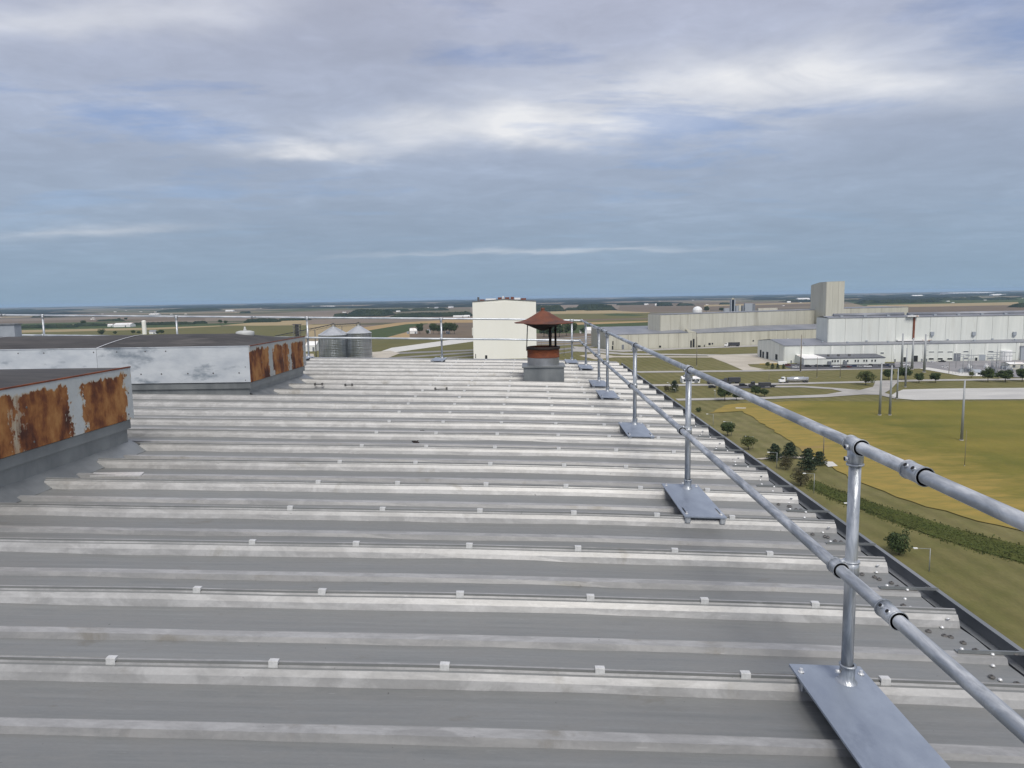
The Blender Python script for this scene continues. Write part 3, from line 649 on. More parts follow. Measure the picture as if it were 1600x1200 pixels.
coupling(rr1, (0, 2.61 - 3.104, zt), (0, 1, 0)); coupling(rr1, (-.057, 2.63 - 3.104, zm), (0, 1, 0))
coupling(rr1, (0, 14.1 - 3.104, zt), (0, 1, 0)); coupling(rr1, (-.057, 17.3 - 3.104, zm), (0, 1, 0)); coupling(rr1, (0, 17.0 - 3.104, zt), (0, 1, 0))
xe = -2.44; rr2 = empty('guardrail', (xe, 19.79, RZ)); tag(rr2, 'galvanised pipe guardrail across the far end of the roof', 'guardrail')
xps = [1.13, -2.436, -6.127, -9.758, -13.5, -17.2]
for x in xps: rail_post(rr2, x, 19.79, (1, 0, 0))
def seg(xa, xb, dz, name, dy=0):
    o = MB()
    pts = [xa + (xb - xa) * k_ / 12 for k_ in range(13)]
    for u, w in zip(pts, pts[1:]):
        o.tube((u - xe, dy, rz(u) - RZ + dz), (w - xe, dy, rz(w) - RZ + dz), PR, n=12, cap=False)
    return o.build(name, M['galv_x'], rr2)
seg(X0 - .03, -22, zt, 'top_rail'); seg(X0 - .06, -22, zm, 'mid_rail', -.057)
coupling(rr2, (-14.6 - xe, 0, rz(-14.6) - RZ + zt), (1, 0, 0)); coupling(rr2, (-7.6 - xe, 0, rz(-7.6) - RZ + zt), (1, 0, 0)); coupling(rr2, (.6 - xe, 0, rz(.6) - RZ + zt), (1, 0, 0))
mb = MB(); mb.lathe([(0, .045), (.03, .035), (.045, 0), (.03, -.035), (0, -.045)], 14, (0, 19.79 - 3.104, zt)); mb.lathe([(0, .04), (.028, .03), (.04, 0), (.028, -.03), (0, -.04)], 14, (-.057, 19.73 - 3.104, zm)); mb.build('elbow', M['galv'], rr1)

# ------------------------------------------------------------------ chimney cowl
cx, cy, cz = .262, 15.13, rz(.262)
ch = empty('chimney_vent', (cx, cy, cz)); tag(ch, 'rusty conical cowl on a round flue with a grey square base', 'chimney'); ch.scale = (.965, .965, .965)
g = MB(); g.box(-.43, .43, -.43, .43, -.09, .29); g.build('base', M['curb'], ch)
g = MB(); g.box(-.46, .46, -.46, .46, .29, .315); g.build('base_cap', M['curb'], ch)
g = MB(); g.lathe([(.345, .315), (.345, .50)], 40); g.build('flue', M['grey_cyl'], ch)
g = MB(); g.lathe([(.352, .48), (.352, .50), (.347, .51), (.347, .655), (.358, .66), (.358, .70), (.320, .70), (.325, .5)], 40, wob=.02); g.build('rusty_band', M['rust_band'], ch)
g = MB(); g.lathe([(.362, .655), (.368, .665), (.366, .705), (.33, .712), (.33, .6), (0, .6)], 40, wob=.02); g.build('flue_rim', M['soot'], ch)
for (a_, r_, w) in ((-10, .30, .030), (28, .31, .024), (178, .36, .011)):
    x, y = r_ * math.cos(R(a_)), r_ * math.sin(R(a_)) - (.12 if a_ == -10 else 0)
    if a_ == -10: x = .15
    MB().tube((x, y, .62), (x + (.03 if a_ == 178 else 0), y, 1.22), w, n=10).build('support_rod', M['soot'] if a_ != 178 else M['bolt'], ch)
g = MB(); g.lathe([(0, 1.475), (.05, 1.47), (.12, 1.445), (.22, 1.385), (.34, 1.315), (.46, 1.268), (.56, 1.245), (.635, 1.232), (.636, 1.222), (.55, 1.225)], 48, wob=.05)
o = g.build('cowl', M['rust_cap'], ch); o.rotation_euler = (R(1.2), R(.6), 0)
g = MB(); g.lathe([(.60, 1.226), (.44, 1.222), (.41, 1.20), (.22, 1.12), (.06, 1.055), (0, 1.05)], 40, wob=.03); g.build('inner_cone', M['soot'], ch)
g = MB(); g.lathe([(0, 1.545), (.035, 1.54), (.05, 1.515), (.03, 1.49), (.06, 1.475), (.09, 1.462)], 16); g.build('knob', M['rust_cap'], ch)
# curb flashing scraps
g = MB(); g.box(-.75, -.44, -.40, -.10, -.085, -.03); g.box(.44, .58, -.45, -.25, -.085, -.04); g.build('flashing', M['gutter'], ch)
for (x, w) in ((.95, .24), (1.32, .22)): pass

# ------------------------------------------------------------------ roof monitors (vent boxes)
def monitor(name, label, X1, X0_, Ya, Yb, ztop, crown, rust, front, zr, parts=1):
    e = empty(name, (X1, Ya, zr)); tag(e, label, 'roof vent')
    W = X1 - X0_; D = Yb - Ya; h = ztop; hb = .37 if D > 3.2 else .25; hb = .297 if D > 3.2 else .235
    MB().box(-W, -.06, .05, D - .06, -.09, hb - .11).build('curb', M['curb'], e)
    MB().box(-W - .02, -.03, .02, D - .03, hb - .11, hb - .012).build('curb_flange', M['curb'], e)
    MB().box(-W + .02, -.08, .08, D - .08, hb - .012, hb + .02).build('gap_strip', M['dark'], e)
    # sheet cladding
    MB().box(-.012, 0, 0, D, hb, h).build('side_panel', rust, e)
    step = 2.62; x = -.014; k_ = 0
    while x > -W:
        xa = max(-W, x - step); MB().box(xa + .006, x, -.0, .012, hb, h).build('front_panel', front, e); x = xa; k_ += 1
    MB().box(-W, -.014, D - .012, D, hb, h).build('back_panel', M['curb'], e)
    MB().box(-W, -W + .012, .014, D - .014, hb, h).build('end_panel', M['curb'], e)
    # edge trim
    MB().box(-W, .006, -.008, .02, h, h + .012).build('trim', M['weather_white'], e)
    MB().box(-.02, .006, .02, D, h, h + .014).build('trim', M['rust_band'], e)
    # crowned membrane in bays
    x = -.02; k_ = 0
    while x > -W + .1:
        xa = max(-W, x - step + .02); mb = MB(); nx, ny = 14, 10; vs = []
        for a_ in range(nx + 1):
            for b_ in range(ny + 1):
                xx = x + (xa - x) * a_ / nx; v = b_ / ny; yy = .02 + (D - .04) * v
                edge = min(1, (-xx) / .9)
                cz_ = crown * (1 - abs(2 * v - 1) ** 1.6) * edge
                cz_ += .018 * noise.noise(Vector((xx * 1.2, yy * 1.2, 3))) * min(1, 6 * v, 6 * (1 - v), (-xx) * 3 + .05)
                vs.append((xx, yy, h + .002 + max(0, cz_)))
        mb.smooth = True
        mb.add(vs, [(a_ * (ny + 1) + b_, a_ * (ny + 1) + b_ + 1, (a_ + 1) * (ny + 1) + b_ + 1, (a_ + 1) * (ny + 1) + b_) for a_ in range(nx) for b_ in range(ny)])
        mb.build('roof_membrane', M['membrane'], e)
        if xa > -W:
            mb = MB()
            for b_ in range(ny):
                def zz_(v): return h + .006 + max(0, crown * (1 - abs(2 * v - 1) ** 1.6))
                v0, v1 = b_ / ny, (b_ + 1) / ny
                mb.add([(xa - .022, .02 + (D - .04) * v0, zz_(v0) + .008), (xa + .006, .02 + (D - .04) * v0, zz_(v0) + .008), (xa + .006, .02 + (D - .04) * v1, zz_(v1) + .008), (xa - .022, .02 + (D - .04) * v1, zz_(v1) + .008)], [(0, 1, 2, 3)])
            mb.build('joint_strip', M['bright_metal'], e)
        x = xa - .02
    # bolts on the cladding
    for k_ in range(int(W / .42)):
        xx = -.22 - k_ * .42 + rnd.uniform(-.1, .1)
        if k_ % 2 == 0 or rnd.random() < .4:
            link('bolt', screw_d, e, (xx, -.002, hb + .16), (R(90), 0, 0), (.8, .8, .8))
        if rnd.random() < .5: link('bolt', screw_d, e, (xx + .1, -.002, h - .06), (R(90), 0, 0), (.7, .7, .7))
    for k_ in range(int(D / .55)):
        for z_ in (hb + .06, (hb + h) / 2 + rnd.uniform(-.1, .1)):
            link('bolt', screw_d, e, (.001, D - .08 - k_ * .8 + rnd.uniform(-.05, .05), z_), (0, R(90), 0), (.7, .7, .7))
    return e
zr = rz(-4.6)
monitor('roof_monitor', 'nearer low box on the roof with heavily rusted white side', -4.53, -11.5, 4.75, 8.04, .875, .055, M['rust_near'], M['weather_white'], zr)
monitor('roof_monitor', 'farther low box on the roof with weathered white front and rusty end', -4.75, -19.0, 12.1, 15.15, .842, .155, M['rust_mid'], M['weather_white'], zr)
# closing sheet between ribs and the boxes
for (ya, yb, xa, xb) in ((4.7, 8.05, -4.62, -4.40), (12.17, 15.2, -4.84, -4.58)):
    MB().add([(xa, ya, rz(xa) + .05), (xb, ya, rz(xb) - .072), (xb, yb, rz(xb) - .072), (xa, yb, rz(xa) + .05)], [(0, 1, 2, 3)]).build('flashing', M['curb'], base)
q = atY(383, 521.5, 13.9)
e = empty('vent_cap', (q.x, q.y, q.z - .02)); tag(e, 'round white vent cap with a small knob on the farther box', 'vent cap')
g = MB(); g.lathe([(0, .085), (.10, .08), (.165, .06), (.172, .05), (.172, -.06), (.15, -.065)], 28); g.build('cap', M['plain_white'], e)
g = MB(); g.lathe([(0, .16), (.015, .155), (.02, .12), (.035, .085)], 12); g.build('knob', M['plain_white'], e)
q = atY(-5, 508, 17.6); q2 = atY(23, 520, 17.6)
e = empty('air_unit', (q2.x, 17.6, rz(q2.x))); tag(e, 'plain grey metal air unit at the left edge behind the boxes', 'air unit')
MB().box(-2.6, 0, 0, .25, 0, q.z - rz(q2.x)).build('casing', M['louver'], e)
MB().box(-2.62, .02, -.02, .27, q.z - rz(q2.x), q.z - rz(q2.x) + .03).build('lid', M['curb'], e)
# drooping dark strips at the far corner of box
q = at(1035, 588, rz(1) - .02)

# ------------------------------------------------------------------ buildings of the plant
def panels(root, p0, p1, z0, z1, w, material, th=.18, z1b=None, name='wall_panel', gap=.22):
    """cladding bays between two ground points, proud of the wall"""
    p0, p1 = Vector((p0[0], p0[1], 0)), Vector((p1[0], p1[1], 0)); d = p1 - p0; L = d.length; d.normalize()
    n = max(1, round(L / w)); s = L / n; nr = Vector((d.y, -d.x, 0))
    z1b = z1 if z1b is None else z1b
    for k_ in range(n):
        a_, b_ = p0 + d * (s * k_ + gap / 2), p0 + d * (s * (k_ + 1) - gap / 2)
        za, zb = z1 + (z1b - z1) * (k_ / n), z1 + (z1b - z1) * ((k_ + 1) / n)
        o = nr * th
        vs = [a_ + Vector((0, 0, z0)), b_ + Vector((0, 0, z0)), b_ + Vector((0, 0, zb)), a_ + Vector((0, 0, za))]
        vs += [v + o for v in vs]
        c = (a_ + b_) / 2
        vs = [v - c for v in vs]
        MB().add(vs, [(0, 1, 2, 3), (7, 6, 5, 4), (0, 4, 5, 1), (1, 5, 6, 2), (2, 6, 7, 3), (3, 7, 4, 0)]).build(name, material, root, c - root.location)
def opening(root, p0, p1, u0, u1, z0, z1, material, name, out=.45, frame=None):
    p0, p1 = Vector((p0[0], p0[1], 0)), Vector((p1[0], p1[1], 0)); d = (p1 - p0).normalized(); nr = Vector((d.y, -d.x, 0))
    a_, b_ = p0 + d * u0, p0 + d * u1; c = (a_ + b_) / 2
    def slab(i0, i1, za, zb, t0, t1):
        v = []
        for t in (t0, t1):
            v += [i0 + nr * t + Vector((0, 0, za)) - c, i1 + nr * t + Vector((0, 0, za)) - c, i1 + nr * t + Vector((0, 0, zb)) - c, i0 + nr * t + Vector((0, 0, zb)) - c]
        return v
    F6 = [(0, 1, 2, 3), (7, 6, 5, 4), (0, 4, 5, 1), (1, 5, 6, 2), (2, 6, 7, 3), (3, 7, 4, 0)]
    o = MB().add(slab(a_, b_, z0, z1, .1, out), F6).build(name, material, root, c - root.location)
    if frame:
        w = max(.15, (u1 - u0) * .08); mb = MB()
        mb.add(slab(a_ - d * w, b_ + d * w, z1, z1 + w, .1, out + .12), F6); mb.add(slab(a_ - d * w, a_, z0, z1, .1, out + .12), F6); mb.add(slab(b_, b_ + d * w, z0, z1, .1, out + .12), F6)
        mb.build('frame', frame, o)
    return o
def upx(p0, p1, px):
    """distance along wall p0-p1 (ground points) at which the wall crosses picture column px"""
    a_ = at(px, 560); dirx, diry = a_.x, a_.y
    dxx, dyy = p1[0] - p0[0], p1[1] - p0[1]; L = math.hypot(dxx, dyy); dxx /= L; dyy /= L
    den = dirx * dyy - diry * dxx
    t = (p0[0] * dyy - p0[1] * dxx) / den
    return (dirx * t - p0[0]) * dxx + (diry * t - p0[1]) * dyy
def zat(px, py, p0, p1):
    u = upx(p0, p1, px); L = math.hypot(p1[0] - p0[0], p1[1] - p0[1])
    Y = p0[1] + (p1[1] - p0[1]) * u / L
    return atY(px, py, Y).z

# --- tall cream block in the middle
A = at(740, 561.5); B = at(838.5, 559.8); yA = (A.y + B.y) / 2
e = empty('tower_warehouse', (A.x, yA, 0)); tag(e, 'tall windowless cream block in the middle behind the roof end', 'warehouse')
W = B.x - A.x; D = 75; zc1 = atY(740, 471.3, yA).z; zc2 = atY(838, 470.2, yA).z; zmid = atY(790, 467.2, yA + 3).z
MB().add([(0, 0, 0), (W, 0, 0), (W, 0, zc2), (W / 2, 0, zmid), (0, 0, zc1), (0, D, 0), (W, D, 0), (W, D, zc2), (W / 2, D, zmid), (0, D, zc1)],
         [(0, 1, 2, 3, 4), (9, 8, 7, 6, 5), (0, 4, 9, 5), (1, 6, 7, 2), (0, 5, 6, 1)]).build('wall', M['wall_cream'], e)
MB().add([(-.5, -.5, zc1 + .2), (W / 2, -.5, zmid + .2), (W + .5, -.5, zc2 + .2), (-.5, D, zc1 + .2), (W / 2, D, zmid + .2), (W + .5, D, zc2 + .2), (-.5, -.5, zc1 - .5), (W / 2, -.5, zmid - .4), (W + .5, -.5, zc2 - .5)],
         [(0, 1, 4, 3), (1, 2, 5, 4), (6, 7, 1, 0), (7, 8, 2, 1)]).build('roof', M['roof_dark'], e)
panels(e, (A.x, yA), (A.x + W, yA), 0, zc1 - .8, W / 10, M['wall_cream'], .15, None, gap=.12)
opening(e, (A.x, yA), (B.x, yA), upx((A.x, yA), (B.x, yA), 758), upx((A.x, yA), (B.x, yA), 761.5), 0, 3.6, M['dark'], 'door', .3)
opening(e, (A.x, yA), (B.x, yA), 1.6, 2.2, 1, 5, M['dark'], 'door', .3)
MB().box(-1.3, 0, 4, 12, 22, 29).build('wall_box', M['wall_cream'], e)
for (xa, xb, c, h) in [(746, 749, 'bolt', 3.6), (750, 757, 'rust_band', 1.2), (759, 775, 'roof_white', 1.4), (778, 784, 'rust_band', 1.8), (785, 787.5, 'roof_white', 2.6), (789, 796, 'rust_band', 1.7), (798, 803, 'rust_band', 2.3), (804, 813, 'roof_white', 1.7), (814, 822, 'rust_band', 1.6)]:
    u0, u1 = (atY(xa, 468, yA + 8).x - A.x), (atY(xb, 468, yA + 8).x - A.x)
    zb = zmid - abs((u0 + u1) / 2 - W / 2) / (W / 2) * (zmid - zc1) + .1
    MB().box(u0, u1, 6, 9, zb, zb + h).build('roof_unit', M[c], e)

# --- front white hall (e) with gable, and high bay (d)
XE = 205.0; P0 = (XE, 589.6); P1 = (XE + 280, 586.0); PB = (XE, 657.2)
e = empty('factory_hall', (XE, 589.6, 0)); tag(e, 'long white factory hall with gabled end and grey roof', 'factory')
z_e = zat(1225, 540, P0, P1); z_er = zat(1598, 534, P0, P1); zpk = atY(1204, 530.3, 623.4).z; zbk = atY(1184, 531.6, 657).z
L_ = 280
MB().add([(0, 0, 0), (L_, -3.6, 0), (L_, -3.6, z_er), (0, 0, z_e), (0, 67.6, 0), (L_, 67.6, 0), (L_, 67.6, zbk), (0, 67.6, zbk), (0, 33.8, zpk), (L_, 33.8, zpk)],
         [(0, 1, 2, 3), (4, 7, 6, 5), (0, 3, 8, 7, 4), (1, 5, 6, 9, 2), (0, 4, 5, 1)]).build('wall', M['wall_white_base'], e)
MB().add([(-.6, -.7, z_e + .15), (L_, -4.2, z_er + .15), (L_, 33.8, zpk + .3), (-.6, 33.8, zpk + .3), (-.6, 68.2, zbk + .15), (L_, 68.2, zbk + .15), (-.6, -.7, z_e - .4), (L_, -4.2, z_er - .4)],
         [(0, 1, 2, 3), (3, 2, 5, 4), (6, 7, 1, 0)]).build('roof', M['roof_grey'], e)
panels(e, P0, P1, 0, z_e - .3, 12.2, M['wall_white'], .35, z_er - .3)
for k_ in range(6):      # gable end bays
    ya, yb = 657.2 - 67.6 * k_ / 6, 657.2 - 67.6 * (k_ + 1) / 6
    def zz2(y): return (z_e + (zpk - z_e) * (y - 589.6) / 33.8 if y < 623.4 else zbk + (zpk - zbk) * (657.2 - y) / 33.8)
    panels(e, (XE, ya), (XE, yb), 0, zz2(ya) - .5, 13, M['wall_white'], .35, zz2(yb) - .5)
for px, w, h in ((1189, 2.2, 6.5), (1193, 2.0, 5.6), (1199.5, 2.6, 6.2), (1213.8, 2.6, 4.6)):
    u = upx(PB, P0, px); opening(e, PB, P0, u - w, u + w, 0 if px < 1205 else 1.5, h if px < 1205 else 6, M['dark'], 'door', .5)
for px in (1452, 1466, 1481):
    for (ya, yb) in ((549.2, 550.6), (559.4, 561.8)):
        if px == 1452 or True:
            u = upx(P0, P1, px + 2.5); za = zat(px, yb, P0, P1); zb = zat(px, ya, P0, P1)
            opening(e, P0, P1, u - 1.9, u + 1.9, za, zb, M['glass'] if ya > 555 else M['door_grey'], 'window', .5, M['wall_white'])
for px in (1508, 1547):
    for (ya, yb) in ((548.4, 550.2), (558.6, 561)):
        u = upx(P0, P1, px); opening(e, P0, P1, u - 1.9, u + 1.9, zat(px, yb, P0, P1), zat(px, ya, P0, P1), M['door_grey'], 'window', .5, M['wall_white'])
for (xa, xb, ya, c) in ((1489, 1500, 552, 'door_grey'), (1529, 1539, 554, 'louver'), (1426.5, 1433.5, 555.5, 'dark'), (1411, 1417, 558, 'dark'), (1375, 1380, 550.5, 'door_grey'), (1523, 1526.5, 558.5, 'dark')):
    u0, u1 = upx(P0, P1, xa), upx(P0, P1, xb)
    zt_ = zat((xa + xb) / 2, ya, P0, P1); zb_ = 0 if c != 'door_grey' or xa > 1400 else zt_ - 1.2
    opening(e, P0, P1, u0, u1, zb_, zt_, M[c], 'roller_door' if xb - xa > 6 else 'door', .5, M['wall_white'])
for (px, py) in ((1231, 529.5), (1269, 530)):
    q = at(px, py + 2, 16); MB().box(-.5, .5, -.5, .5, -2, 1.5).build('roof_vent', M['white_paint'], e, q - e.location)

for k_ in range(9):
    MB().tube((0, 0, 0), (0, 0, z_e - .4), .16, n=6).build('downpipe', M['roof_white'], e, (14 + k_ * 24.4, -.55 - .31 * k_, 0))
for k_ in range(14):
    MB().box(-.7, .7, -.7, .7, 0, 1.1).build('roof_vent', M['louver'], e, (20 + k_ * 17 + rnd.uniform(-3, 3), 7 + (k_ % 2) * 5, z_e + .9 + (k_ % 2) * .5))
for px in (1236, 1247, 1398, 1440, 1447):
    u = upx(P0, P1, px); opening(e, P0, P1, u - .6, u + .6, 0, 2.3, M['door_grey'], 'door', .5, M['wall_white'])
YD = 602.0; PD0 = (atY(1294.5, 500, YD).x, YD); PD1 = (PD0[0] + 320, YD); DD = PD0[0] / atY(1276.5, 500, 1.0).x - YD
e = empty('high_bay', (PD0[0], PD0[1], 0)); tag(e, 'tall white high bay hall rising behind the front hall', 'factory')
zd0 = zat(1295, 496.8, PD0, PD1); zd1 = zat(1598, 492, PD0, PD1); zdb = zat(1295, 535, PD0, PD1) - 2
MB().add([(0, 0, zdb - 3), (320, 0, zdb - 3), (320, 0, zd1), (0, 0, zd0), (0, DD, zdb - 3), (320, DD, zdb - 3), (320, DD, zd1), (0, DD, zd0)],
         [(0, 1, 2, 3), (4, 7, 6, 5), (0, 3, 7, 4), (1, 5, 6, 2)]).build('wall', M['wall_white_base'], e)
MB().add([(-.4, -.6, zd0 + .2), (320, -.6, zd1 + .2), (320, DD / 2, zd1 + 1.2), (-.4, DD / 2, zd0 + 1.2), (-.4, DD + 1, zd0 + .2), (320, DD + 1, zd1 + .2), (-.4, -.6, zd0 - .5), (320, -.6, zd1 - .5)], [(0, 1, 2, 3), (3, 2, 5, 4), (6, 7, 1, 0)]).build('roof', M['roof_grey'], e)
xsplit = PD0[0] + upx(PD0, PD1, 1425)
panels(e, PD0, (xsplit - .8, YD), zdb, zd0 - .4, 12.6, M['wall_white'], .35, zd0 - .4)
panels(e, (xsplit + .8, YD), PD1, zdb, zd0 - .4, 12.6, M['wall_white'], .35, zd1 - .4)
panels(e, (PD0[0], YD + DD), PD0, zdb, zd0 - .4, 12.5, M['wall_white'], .35)
MB().box(-.7, .7, -1.0, -.1, 0, zd0 - zdb - 1).build('downpipe', M['rust_band'], e, (xsplit - PD0[0], 0, zdb))
for (xa, xb, dz_) in ((1302, 1412, 3.6), (1418, 1600, 4.2)):
    q0 = atY(xa, 488, YD + 10).x - PD0[0]; q1 = atY(xb, 488, YD + 10).x - PD0[0] + (60 if xb == 1600 else 0)
    zt_ = (zd0 + zd1) / 2
    o = MB().tube((q0, 10, zt_ + 1.6), (q1, 10, zt_ + 1.8), 1.6, n=14).build('ridge_vent', M['roof_grey'], e)
for px in (1456, 1521, 1584.5):
    q = atY(px, 521.5, YD - .7); MB().box(-1.3, 1.3, -1.2, 0, -1.2, 1.6).add([(-1.3, -1.2, -1.2), (1.3, -1.2, -1.2), (0, -.6, -2.6), (0, 0, -1.2)], [(0, 1, 2), (1, 3, 2), (0, 2, 3)]).build('wall_fan', M['louver'], e, q - e.location)
for (px, py, w) in ((1425, 493.8, 9), (1420, 531.5, 20), (1447, 531.5, 7)):
    q = atY(px, py, YD - 1.2); MB().box(-w * .5, w * .5, -2.2, .5, -.5, .5).build('light_patch', M['roof_white'], e, q - e.location)

for k_ in range(12):
    MB().box(-1.1, 1.1, -1.1, 1.1, 0, 1.3).build('roof_vent', M['louver'], e, (12 + k_ * 19, 4, (zd0 + (zd1 - zd0) * (12 + k_ * 19) / 320) + .35))
# --- low office in front of the hall
O0 = at(1256, 570.6); O1 = at(1378, 568.0); O1 = Vector((O1.x, O0.y, 0))
e = empty('office', (O0.x, O0.y, 0)); tag(e, 'low white office annex with row of small windows by the car park', 'office')
w_, d_ = O1.x - O0.x, 589.3 - O0.y; zo = zat(1256, 560, O0, O1); zo2 = zo + 1.6
MB().add([(0, 0, 0), (w_, 0, 0), (w_, 0, zo), (0, 0, zo), (0, d_, 0), (w_, d_, 0), (w_, d_, zo2), (0, d_, zo2)], [(0, 1, 2, 3), (4, 7, 6, 5), (0, 3, 7, 4), (1, 5, 6, 2)]).build('wall', M['wall_white'], e)
xw = w_ * .27
MB().add([(-.4, -.4, zo + .1), (xw, -.4, zo + .1), (xw - 3, d_, zo2 + .1), (-.4, d_, zo2 + .1), (-.4, -.4, zo - .4), (xw, -.4, zo - .4)], [(0, 1, 2, 3), (4, 5, 1, 0)]).build('roof', M['roof_white'], e)
MB().add([(xw, -.4, zo + .1), (w_ + .4, -.4, zo + .1), (w_ + .4, d_, zo2 + .1), (xw - 3, d_, zo2 + .1), (xw, -.4, zo - .4), (w_ + .4, -.4, zo - .4)], [(0, 1, 2, 3), (4, 5, 1, 0)]).build('roof', M['roof_dark'], e)
for px in (1300.8, 1304.8, 1309.3, 1319, 1324.5, 1336.5, 1340.8, 1350, 1354, 1362.5, 1367.5):
    u = px; xx = atY(px, 565, O0.y).x - O0.x
    o = MB().box(xx - .55, xx + .55, -.12, .02, 2.0, 3.6).build('window', M['glass'], e); MB().box(xx - .75, xx + .75, -.2, -.005, 1.8, 2.0).build('sill', M['white_paint'], o)
for px in (1295.5, 1320):
    xx = atY(px, 565, O0.y).x - O0.x; MB().box(xx - 1.3, xx + 1.3, -1.3, .02, 0, 2.9).build('entrance', M['door_grey'], e)
for px in (1293, 1309, 1326): 
    xx = atY(px, 556, O0.y + 9).x - O0.x; MB().box(xx - .7, xx + .7, 7, 8.5, zo + .8, zo + 2.2).build('roof_unit', M['bolt'], e)

# --- beige halls (a, b) and tower
B0 = at(1088, 542.3); B1 = at(1184, 538.9); dB = (B1 - B0).normalized(); B1 = B0 + dB * 230
e = empty('long_hall', (B0.x, B0.y, 0)); tag(e, 'low long beige hall with grey lean-to roof and dark doors', 'factory')
zb0 = zat(1090, 520, B0, B1); nb = Vector((-dB.y, dB.x, 0))
def wallbox(root, a_, b_, depth, z0, z1, material, z1b=None, z1k=None, roofm='roof_grey'):
    d = (b_ - a_).normalized(); nn = Vector((-d.y, d.x, 0)); c_, f_ = a_ + nn * depth, b_ + nn * depth
    z1b = z1 if z1b is None else z1b; zk, zkb = (z1, z1b) if z1k is None else (z1k, z1k)
    L = root.location
    def v(p, z): return (p.x - L.x, p.y - L.y, z)
    MB().add([v(a_, z0), v(b_, z0), v(b_, z1b), v(a_, z1), v(c_, z0), v(f_, z0), v(f_, zkb), v(c_, zk)], [(0, 1, 2, 3), (4, 7, 6, 5), (0, 3, 7, 4), (1, 5, 6, 2)]).build('wall', material, root)
    o_ = -nn * .6
    MB().add([v(a_ + o_, z1 + .2), v(b_ + o_, z1b + .2), v(f_, zkb + .2), v(c_, zk + .2), v(a_ + o_, z1 - .5), v(b_ + o_, z1b - .5)], [(0, 1, 2, 3), (4, 5, 1, 0)]).build('roof', M[roofm], root)
zb1 = zat(1275, 513.5, B0, B1)
wallbox(e, B0, B1, 46, 0, zb0, M['wall_beige_base'], zb1, zb0 + 3.5)
panels(e, B0, B1, 0, zb0 - .3, 11, M['wall_beige'], .35, zb1 - .3)
for (px, w, z0_, z1_) in ((1092, 3.2, 0, 1.8), (1108, 2.5, 1.8, 4), (1112.5, 1.6, 2.3, 4), (1176, 1.5, 4, 5.5), (1100, 1.0, 0, 2.2)):
    u = upx(B0, B1, px); opening(e, B0, B1, u - w / 2, u + w / 2, z0_, z1_, M['dark'], 'door', .6)
C0 = at(950, 546.5); C1 = at(1075, 543.2)
dC = (C1 - C0).normalized()
e2 = empty('dock_building', (C0.x, C0.y, 0)); tag(e2, 'low beige loading building left of the long hall', 'factory')
zc0 = zat(1000, 521.8, C0, C1)
wallbox(e2, C0, C1, 75, 0, zc0, M['wall_beige_base'], zc0 + .5, zc0 + 5)
panels(e2, C0, C1, 0, zc0 - .3, 11, M['wall_beige'], .35)
for (px, w, z0_, z1_) in ((957, 1.6, 0, 4), (957.5, 1.2, 5, 9), (973, 2.4, 0, 5), (1031, 2.2, 1, 3), (989, 1.6, 0, 2.4)):
    u = upx(C0, C1, px); opening(e2, C0, C1, u - w / 2, u + w / 2, z0_, z1_, M['dark'] if px != 973 else M['door_grey'], 'door', .6)
D0 = C1; D1 = B0 - dB * .5
panels(e2, D0, D1, 0, zc0 - .2, 7, M['wall_beige'], .3)
MB().add([(D0.x - C0.x, D0.y - C0.y, 0), (D1.x - C0.x, D1.y - C0.y, 0), (D1.x - C0.x, D1.y - C0.y, zc0 + .4), (D0.x - C0.x, D0.y - C0.y, zc0 + .5), ((D0.x + D1.x) / 2 - C0.x, D0.y + 40 - C0.y, zc0 + 3)], [(0, 1, 2, 3), (2, 4, 3)]).build('wall', M['wall_beige_base'], e2)
for (px, w, h) in ((1079, 2.2, 7.5), (1083, 2.6, 9)):
    u = upx(D0, D1, px); opening(e2, D0, D1, u - w / 2, u + w / 2, 0, h, M['dark'], 'door', .6)

A0 = atY(1032, 516, B0.y + 38); A0.z = 0
# far high hall, receding to the right
zA = 35.5
PA0 = at(1032, 491.4, zA); PA1 = at(1275, 483.7, zA); PA1 = PA0 + (PA1 - PA0).normalized() * 260
PA0.z = PA1.z = 0
e = empty('long_high_hall', (PA0.x, PA0.y, 0)); tag(e, 'long high beige hall behind the low hall, far left of tower', 'factory')
zlow = 8
wallbox(e, PA0, PA1, 22, zlow, zA, M['wall_beige_base'])
panels(e, PA0, PA1, zlow, zA - .3, 14, M['wall_beige'], .35)
dA = (PA1 - PA0).normalized(); nA = Vector((-dA.y, dA.x, 0))
PAb = PA0 + nA * 22
panels(e, PAb, PA0, zlow, zA - .3, 15.5, M['wall_beige'], .35)
# right-hand lower continuation
Q0 = at(1316, 481.6, 34.5); Q1 = at(1419, 479.2, 34.5); Q0.z = Q1.z = 0
e = empty('rear_hall', (Q0.x, Q0.y, 0)); tag(e, 'beige hall wall showing between the tower and brown field', 'factory')
wallbox(e, Q0, Q1, 50, 8, 34.5, M['wall_beige_base']); panels(e, Q0, Q1, 8, 34.2, 14, M['wall_beige'], .35)
